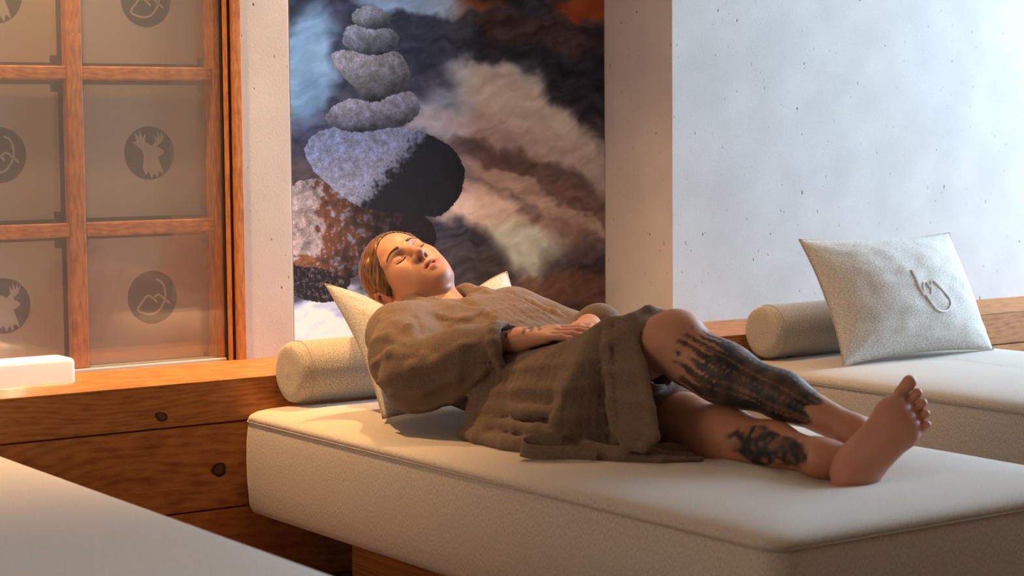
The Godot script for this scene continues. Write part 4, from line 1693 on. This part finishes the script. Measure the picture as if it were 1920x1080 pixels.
func hands(jobs: Array, skin_n: FastNoiseLite) -> void:
	for q in [[Vector3(0.268, 0.636, 1.112), Vector3(0.52, 0.17, 0.80), Vector3(-0.30, 0.95, -0.1), 1.0, 0.34], [Vector3(0.530, 0.640, 1.005), Vector3(-0.66, 0.03, 0.74), Vector3(0.0, 1.0, -0.1), -1.0, 0.30]]:
		var F: Vector3 = q[1].normalized()
		var D: Vector3 = (q[2] - F * F.dot(q[2])).normalized()
		# palm down: the right thumb lies on the far side, the left thumb on the near side
		var right: bool = q[3] > 0
		var xf := Transform3D(Basis(F, D, D.cross(F) * (1.0 if right else -1.0)), q[0])
		var f := hand_field(q[4], 0.5)
		var inv := xf.affine_inverse()
		var paint := func(w: Vector3) -> Color:
			var p := inv * w
			var c := mixc(SKIN, Color(0.55, 0.25, 0.17), 0.3 + 0.6 * skin_n.get_noise_3dv(p))
			if p.x > 0.10:
				c = mixc(c, Color(0.56, 0.24, 0.19), 0.4)
			if right and p.y > -0.006:
				# inked bars and dots across the back of the hand and the wrist
				var bars := 0.0
				for b in [[0.020, -0.012, 0.004, 0.010], [0.030, 0.004, 0.005, 0.012], [0.036, -0.010, 0.004, 0.007], [0.046, 0.012, 0.005, 0.008], [-0.012, 0.0, 0.004, 0.016], [-0.02, -0.014, 0.004, 0.006], [0.052, -0.006, 0.004, 0.006]]:
					var ex: float = (p.x - b[0]) / b[2]
					var ez: float = (p.z - b[1]) / b[3]
					bars = maxf(bars, (1.0 - ex * ex * 0.6 - ez * ez * 0.7) * 2.2)
				c = mixc(c, Color(0.05, 0.045, 0.045), minf(bars, 0.95))
			return c
		jobs.append(begin(f, Vector3(-0.10, -0.09, -0.055), Vector3(0.20, 0.04, 0.085), 0.0027, xf, paint))

func robe_field() -> Field:
	var f := Field.new()
	f.wobble = noise(5.5, 97, 2)
	f.wobble.fractal_type = FastNoiseLite.FRACTAL_RIDGED
	f.wobble_by = -0.0045
	# chest, back and lap
	f.cap(Vector3(0.325, 0.565, 0.74), Vector3(0.335, 0.530, 1.04), 0.100, 0.100, 0.05)
	f.cap(Vector3(0.475, 0.580, 0.74), Vector3(0.485, 0.535, 1.04), 0.100, 0.100, 0.05)
	f.cap(Vector3(0.40, 0.575, 0.78), Vector3(0.41, 0.535, 1.06), 0.10, 0.09, 0.05)
	f.cap(Vector3(0.235, 0.605, 0.69), Vector3(0.545, 0.62, 0.665), 0.075, 0.075, 0.05)
	# far sleeve
	f.chain([Vector3(0.56, 0.615, 0.68), Vector3(0.685, 0.545, 0.86), Vector3(0.580, 0.630, 0.97)], [0.082, 0.078, 0.056], 0.04)
	# near sleeve
	f.chain([Vector3(0.235, 0.612, 0.715), Vector3(0.180, 0.578, 0.815), Vector3(0.142, 0.550, 0.915)], [0.080, 0.080, 0.076], 0.035)
	f.chain([Vector3(0.142, 0.550, 0.915), Vector3(0.198, 0.588, 1.01), Vector3(0.247, 0.616, 1.085)], [0.075, 0.068, 0.056], 0.022)
	# creases of the near sleeve
	f.chain([Vector3(0.163, 0.657, 0.731), Vector3(0.152, 0.645, 0.800), Vector3(0.150, 0.645, 0.866), Vector3(0.110, 0.611, 0.963)], [0.006, 0.012, 0.013, 0.007], 0.011)
	f.chain([Vector3(0.090, 0.570, 0.810), Vector3(0.080, 0.602, 0.905), Vector3(0.113, 0.594, 0.990), Vector3(0.126, 0.579, 1.030)], [0.006, 0.012, 0.012, 0.006], 0.010)
	f.chain([Vector3(0.072, 0.535, 0.860), Vector3(0.078, 0.556, 0.925), Vector3(0.092, 0.576, 0.974), Vector3(0.120, 0.584, 1.014), Vector3(0.161, 0.624, 1.060), Vector3(0.178, 0.630, 1.075)], [0.006, 0.011, 0.013, 0.011, 0.010, 0.006], 0.010)
	f.chain([Vector3(0.125, 0.492, 0.971), Vector3(0.165, 0.514, 1.012), Vector3(0.190, 0.569, 1.085), Vector3(0.233, 0.628, 1.110)], [0.009, 0.012, 0.010, 0.006], 0.010)
	f.chain([Vector3(0.165, 0.505, 0.990), Vector3(0.149, 0.562, 1.052), Vector3(0.153, 0.606, 1.060)], [0.007, 0.011, 0.007], 0.010)
	f.chain([Vector3(0.107, 0.616, 0.784), Vector3(0.112, 0.629, 0.843), Vector3(0.104, 0.617, 0.943)], [0.006, 0.010, 0.006], 0.010)
	f.chain([Vector3(0.069, 0.517, 0.924), Vector3(0.102, 0.534, 0.986), Vector3(0.137, 0.551, 1.034)], [0.007, 0.011, 0.007], 0.010)
	# crease between the sleeve and the chest
	f.chain([Vector3(0.196, 0.669, 0.813), Vector3(0.160, 0.645, 0.900), Vector3(0.135, 0.615, 0.985)], [0.003, 0.007, 0.004], 0.012, -1.0)
	f.chain([Vector3(0.225, 0.640, 0.880), Vector3(0.195, 0.625, 0.960), Vector3(0.185, 0.625, 1.03)], [0.005, 0.009, 0.005], 0.014, -1.0)
	# cuff rolled open
	var cuff_at := Vector3(0.247, 0.613, 1.088)
	var cuff_dir := Vector3(0.50, 0.33, 0.80).normalized()
	var cu := cuff_dir.cross(Vector3.UP).normalized()
	var cw := cu.cross(cuff_dir)
	for k in 14:
		var a := TAU * k / 14
		var b := TAU * (k + 1) / 14
		f.cap(cuff_at + (cu * cos(a) + cw * sin(a)) * 0.056, cuff_at + (cu * cos(b) + cw * sin(b)) * 0.056, 0.0085, 0.0085, 0.008)
	f.cap(cuff_at - cuff_dir * 0.05, cuff_at + cuff_dir * 0.03, 0.040, 0.052, 0.012, -1.0)
	# shawl collar: a thick roll round the neck that runs into two broad lapels
	f.chain([Vector3(0.335, 0.655, 0.555), Vector3(0.318, 0.668, 0.62), Vector3(0.322, 0.676, 0.69), Vector3(0.345, 0.672, 0.75)], [0.028, 0.024, 0.016, 0.011], 0.010)
	f.chain([Vector3(0.46, 0.665, 0.52), Vector3(0.485, 0.685, 0.585), Vector3(0.480, 0.688, 0.66), Vector3(0.455, 0.684, 0.73)], [0.024, 0.025, 0.020, 0.012], 0.010)
	f.sheet([
		[Vector3(0.296, 0.681, 0.690), Vector3(0.318, 0.680, 0.730), Vector3(0.339, 0.675, 0.770), Vector3(0.356, 0.666, 0.840)],
		[Vector3(0.245, 0.668, 0.700), Vector3(0.255, 0.667, 0.745), Vector3(0.280, 0.655, 0.790), Vector3(0.312, 0.652, 0.853)],
		[Vector3(0.240, 0.665, 0.701), Vector3(0.250, 0.664, 0.746), Vector3(0.275, 0.651, 0.792), Vector3(0.308, 0.648, 0.855)]], [5, 1], 0.0085, 0.008)
	f.sheet([
		[Vector3(0.400, 0.690, 0.690), Vector3(0.380, 0.678, 0.780), Vector3(0.356, 0.662, 0.870), Vector3(0.335, 0.645, 0.970), Vector3(0.330, 0.628, 1.060)],
		[Vector3(0.470, 0.694, 0.690), Vector3(0.468, 0.690, 0.780), Vector3(0.458, 0.680, 0.870), Vector3(0.440, 0.664, 0.960), Vector3(0.430, 0.640, 1.050)],
		[Vector3(0.478, 0.692, 0.690), Vector3(0.476, 0.687, 0.780), Vector3(0.466, 0.676, 0.870), Vector3(0.448, 0.660, 0.960), Vector3(0.438, 0.636, 1.050)]], [6, 1], 0.0085, 0.008)
	# stitched rows along the edge of the far lapel
	for q in [0.62, 0.80]:
		f.chain([Vector3(0.400, 0.690, 0.690).lerp(Vector3(0.470, 0.694, 0.690), q) + Vector3(0, 0.009, 0), Vector3(0.380, 0.678, 0.780).lerp(Vector3(0.468, 0.690, 0.780), q) + Vector3(0, 0.009, 0), Vector3(0.356, 0.662, 0.870).lerp(Vector3(0.458, 0.680, 0.870), q) + Vector3(0, 0.009, 0), Vector3(0.335, 0.645, 0.970).lerp(Vector3(0.440, 0.664, 0.960), q) + Vector3(0, 0.009, 0)], [0.0025, 0.0025, 0.0025, 0.0025], 0.004, -1.0)
	f.chain([Vector3(0.545, 0.672, 0.66), Vector3(0.552, 0.668, 0.76), Vector3(0.54, 0.655, 0.86), Vector3(0.535, 0.635, 0.96)], [0.012, 0.012, 0.011, 0.009], 0.012)
	f.cap(Vector3(0.40, 0.715, 0.60), Vector3(0.40, 0.70, 0.70), 0.03, 0.014, 0.012, -1.0)
	# skirt over the raised thigh
	f.chain([Vector3(0.335, 0.525, 1.05), Vector3(0.360, 0.558, 1.20), Vector3(0.388, 0.622, 1.375)], [0.094, 0.082, 0.082], 0.04)
	f.chain([Vector3(0.47, 0.515, 1.05), Vector3(0.47, 0.500, 1.34)], [0.105, 0.075], 0.04)
	# the near panel hangs from the thigh to the cushion, with one long fold before the doubled hem
	f.sheet([
		[Vector3(0.255, 0.600, 1.06), Vector3(0.215, 0.560, 1.06), Vector3(0.190, 0.520, 1.06), Vector3(0.178, 0.485, 1.06), Vector3(0.170, 0.450, 1.06)],
		[Vector3(0.272, 0.608, 1.16), Vector3(0.236, 0.578, 1.17), Vector3(0.208, 0.540, 1.18), Vector3(0.196, 0.495, 1.19), Vector3(0.185, 0.452, 1.19)],
		[Vector3(0.295, 0.638, 1.26), Vector3(0.262, 0.597, 1.28), Vector3(0.240, 0.550, 1.295), Vector3(0.222, 0.500, 1.305), Vector3(0.208, 0.453, 1.31)],
		[Vector3(0.310, 0.664, 1.325), Vector3(0.244, 0.604, 1.356), Vector3(0.196, 0.560, 1.370), Vector3(0.164, 0.505, 1.384), Vector3(0.155, 0.455, 1.400)],
		[Vector3(0.330, 0.676, 1.335), Vector3(0.318, 0.622, 1.376), Vector3(0.308, 0.572, 1.400), Vector3(0.296, 0.515, 1.420), Vector3(0.282, 0.455, 1.440)],
		[Vector3(0.332, 0.686, 1.344), Vector3(0.302, 0.640, 1.379), Vector3(0.277, 0.593, 1.415), Vector3(0.252, 0.546, 1.452), Vector3(0.234, 0.492, 1.49)],
		[Vector3(0.352, 0.690, 1.384), Vector3(0.326, 0.635, 1.432), Vector3(0.302, 0.584, 1.482), Vector3(0.277, 0.535, 1.535), Vector3(0.256, 0.488, 1.57)],
		[Vector3(0.356, 0.690, 1.386), Vector3(0.330, 0.635, 1.434), Vector3(0.306, 0.584, 1.484), Vector3(0.281, 0.535, 1.537), Vector3(0.260, 0.488, 1.572)]], [6, 6, 6, 7, 6, 6, 1], 0.0100, 0.010)
	f.chain([Vector3(0.455, 0.690, 1.40), Vector3(0.395, 0.706, 1.385), Vector3(0.352, 0.692, 1.384)], [0.010, 0.011, 0.011], 0.012)
	# edges of the hem band
	f.chain([Vector3(0.328, 0.686, 1.346), Vector3(0.298, 0.640, 1.381), Vector3(0.273, 0.593, 1.417), Vector3(0.248, 0.546, 1.454), Vector3(0.230, 0.495, 1.490)], [0.011, 0.012, 0.012, 0.012, 0.012], 0.006)
	f.chain([Vector3(0.352, 0.692, 1.384), Vector3(0.325, 0.635, 1.434), Vector3(0.301, 0.584, 1.484), Vector3(0.276, 0.535, 1.537), Vector3(0.254, 0.488, 1.574)], [0.012, 0.012, 0.012, 0.012, 0.012], 0.006)
	f.chain([Vector3(0.322, 0.682, 1.362), Vector3(0.292, 0.636, 1.398), Vector3(0.267, 0.589, 1.434), Vector3(0.243, 0.542, 1.472), Vector3(0.226, 0.495, 1.506)], [0.003, 0.004, 0.004, 0.004, 0.004], 0.006, -1.0)
	f.chain([Vector3(0.230, 0.495, 1.490), Vector3(0.232, 0.470, 1.525), Vector3(0.242, 0.466, 1.558), Vector3(0.254, 0.490, 1.574)], [0.010, 0.010, 0.010, 0.010], 0.008)
	# ripples of cloth gathered on the cushion
	f.chain([Vector3(0.180, 0.452, 1.05), Vector3(0.165, 0.470, 1.15), Vector3(0.163, 0.476, 1.25), Vector3(0.165, 0.479, 1.324), Vector3(0.172, 0.474, 1.40)], [0.014, 0.014, 0.013, 0.013, 0.011], 0.009)
	f.chain([Vector3(0.205, 0.490, 1.03), Vector3(0.196, 0.496, 1.13), Vector3(0.195, 0.502, 1.243), Vector3(0.205, 0.518, 1.350)], [0.016, 0.015, 0.014, 0.011], 0.012)
	f.chain([Vector3(0.170, 0.440, 1.04), Vector3(0.146, 0.444, 1.14), Vector3(0.138, 0.446, 1.25), Vector3(0.150, 0.450, 1.36), Vector3(0.175, 0.448, 1.45)], [0.014, 0.016, 0.015, 0.014, 0.011], 0.010)
	f.chain([Vector3(0.21, 0.448, 1.36), Vector3(0.20, 0.455, 1.44), Vector3(0.225, 0.450, 1.52)], [0.016, 0.014, 0.010], 0.012)
	f.chain([Vector3(0.180, 0.441, 1.443), Vector3(0.215, 0.441, 1.515), Vector3(0.275, 0.440, 1.570), Vector3(0.350, 0.439, 1.600)], [0.010, 0.009, 0.009, 0.008], 0.010)
	f.chain([Vector3(0.230, 0.440, 1.440), Vector3(0.300, 0.439, 1.51), Vector3(0.360, 0.438, 1.56)], [0.012, 0.010, 0.009], 0.02)
	f.chain([Vector3(0.300, 0.440, 1.420), Vector3(0.360, 0.439, 1.48), Vector3(0.420, 0.438, 1.52)], [0.012, 0.010, 0.009], 0.02)
	# overlapping front edge on the lap
	f.chain([Vector3(0.330, 0.628, 1.184), Vector3(0.303, 0.612, 1.172), Vector3(0.275, 0.593, 1.163), Vector3(0.250, 0.560, 1.157), Vector3(0.232, 0.530, 1.145)], [0.005, 0.006, 0.007, 0.007, 0.006], 0.007)
	# room for the raised leg and the neck inside the cloth
	f.cap(Vector3(0.385, 0.60, 1.36), Vector3(0.41, 0.66, 1.50), 0.066, 0.062, 0.008, -1.0)
	return f

func robe(t: Node3D, off: Transform3D, s: Shape) -> void:
	var o := part(t, "bathrobe", s.commit(), M.robe)
	o.set_meta("label", "brown terry bathrobe")
	# loose end of the belt
	var path := smooth_line([Vector3(0.150, 0.464, 1.420), Vector3(0.128, 0.470, 1.400), Vector3(0.105, 0.464, 1.375), Vector3(0.092, 0.457, 1.372), Vector3(0.086, 0.455, 1.390), Vector3(0.110, 0.452, 1.425), Vector3(0.146, 0.455, 1.462), Vector3(0.178, 0.450, 1.495)], 6)
	var rows := [[], [], [], []]
	for i in path.size():
		var a: Vector3 = path[maxi(i - 1, 0)]
		var b: Vector3 = path[mini(i + 1, path.size() - 1)]
		var dir := (b - a).normalized()
		var up := Vector3(0.25 * sin(i * 0.35), 1, 0.1 * cos(i * 0.3)).normalized()
		var out := dir.cross(up).normalized()
		var h := lerpf(0.018, 0.011, float(i) / path.size())
		rows[0].append(off * (path[i] + up * h + out * 0.004))
		rows[1].append(off * (path[i] - up * h + out * 0.004))
		rows[2].append(off * (path[i] - up * h - out * 0.004))
		rows[3].append(off * (path[i] + up * h - out * 0.004))
	rows.append(rows[0])
	var bs := Shape.new()
	bs.grid(rows, false, false)
	part(o, "belt", bs.commit(), M.robe)

# ------------------------------------------------------------------ small things

func small_things() -> void:
	var t := thing("block_lamp", "white glowing rounded block lamp with a shallow hollow on the wooden ledge", "lamp", Vector3(-0.475, LEDGE_Y, 0.145))
	var s := Shape.new()
	var W := 0.27
	var D := 0.10
	var rows := []
	for q in [[0.004, 0.0005], [0.001, 0.003], [0.0, 0.006], [0.0, 0.05], [0.002, 0.056], [0.006, 0.059], [0.014, 0.06], [0.019, 0.0575], [0.024, 0.053], [0.035, 0.051], [0.049, 0.0505]]:
		var row := []
		for p: Vector2 in outline(-W * 0.5 + q[0], W * 0.5 - q[0], -D * 0.5 + q[0], D * 0.5 - q[0], maxf(0.009 - q[0] * 0.15, 0.0005), 4, 8, 4):
			row.append(Vector3(p.x, q[1], p.y))
		rows.append(row)
	s.grid(rows, true)
	part(t, "lamp_body", s.commit(), M.wax)
	var l := OmniLight3D.new()
	l.name = "block_glow"
	l.light_color = srgb(255, 226, 196)
	l.light_energy = 0.010
	l.light_size = 0.03
	l.omni_range = 8.0
	l.omni_attenuation = 2.0
	l.shadow_enabled = true
	l.position = Vector3(0, 0.03, 0)
	t.add_child(l)
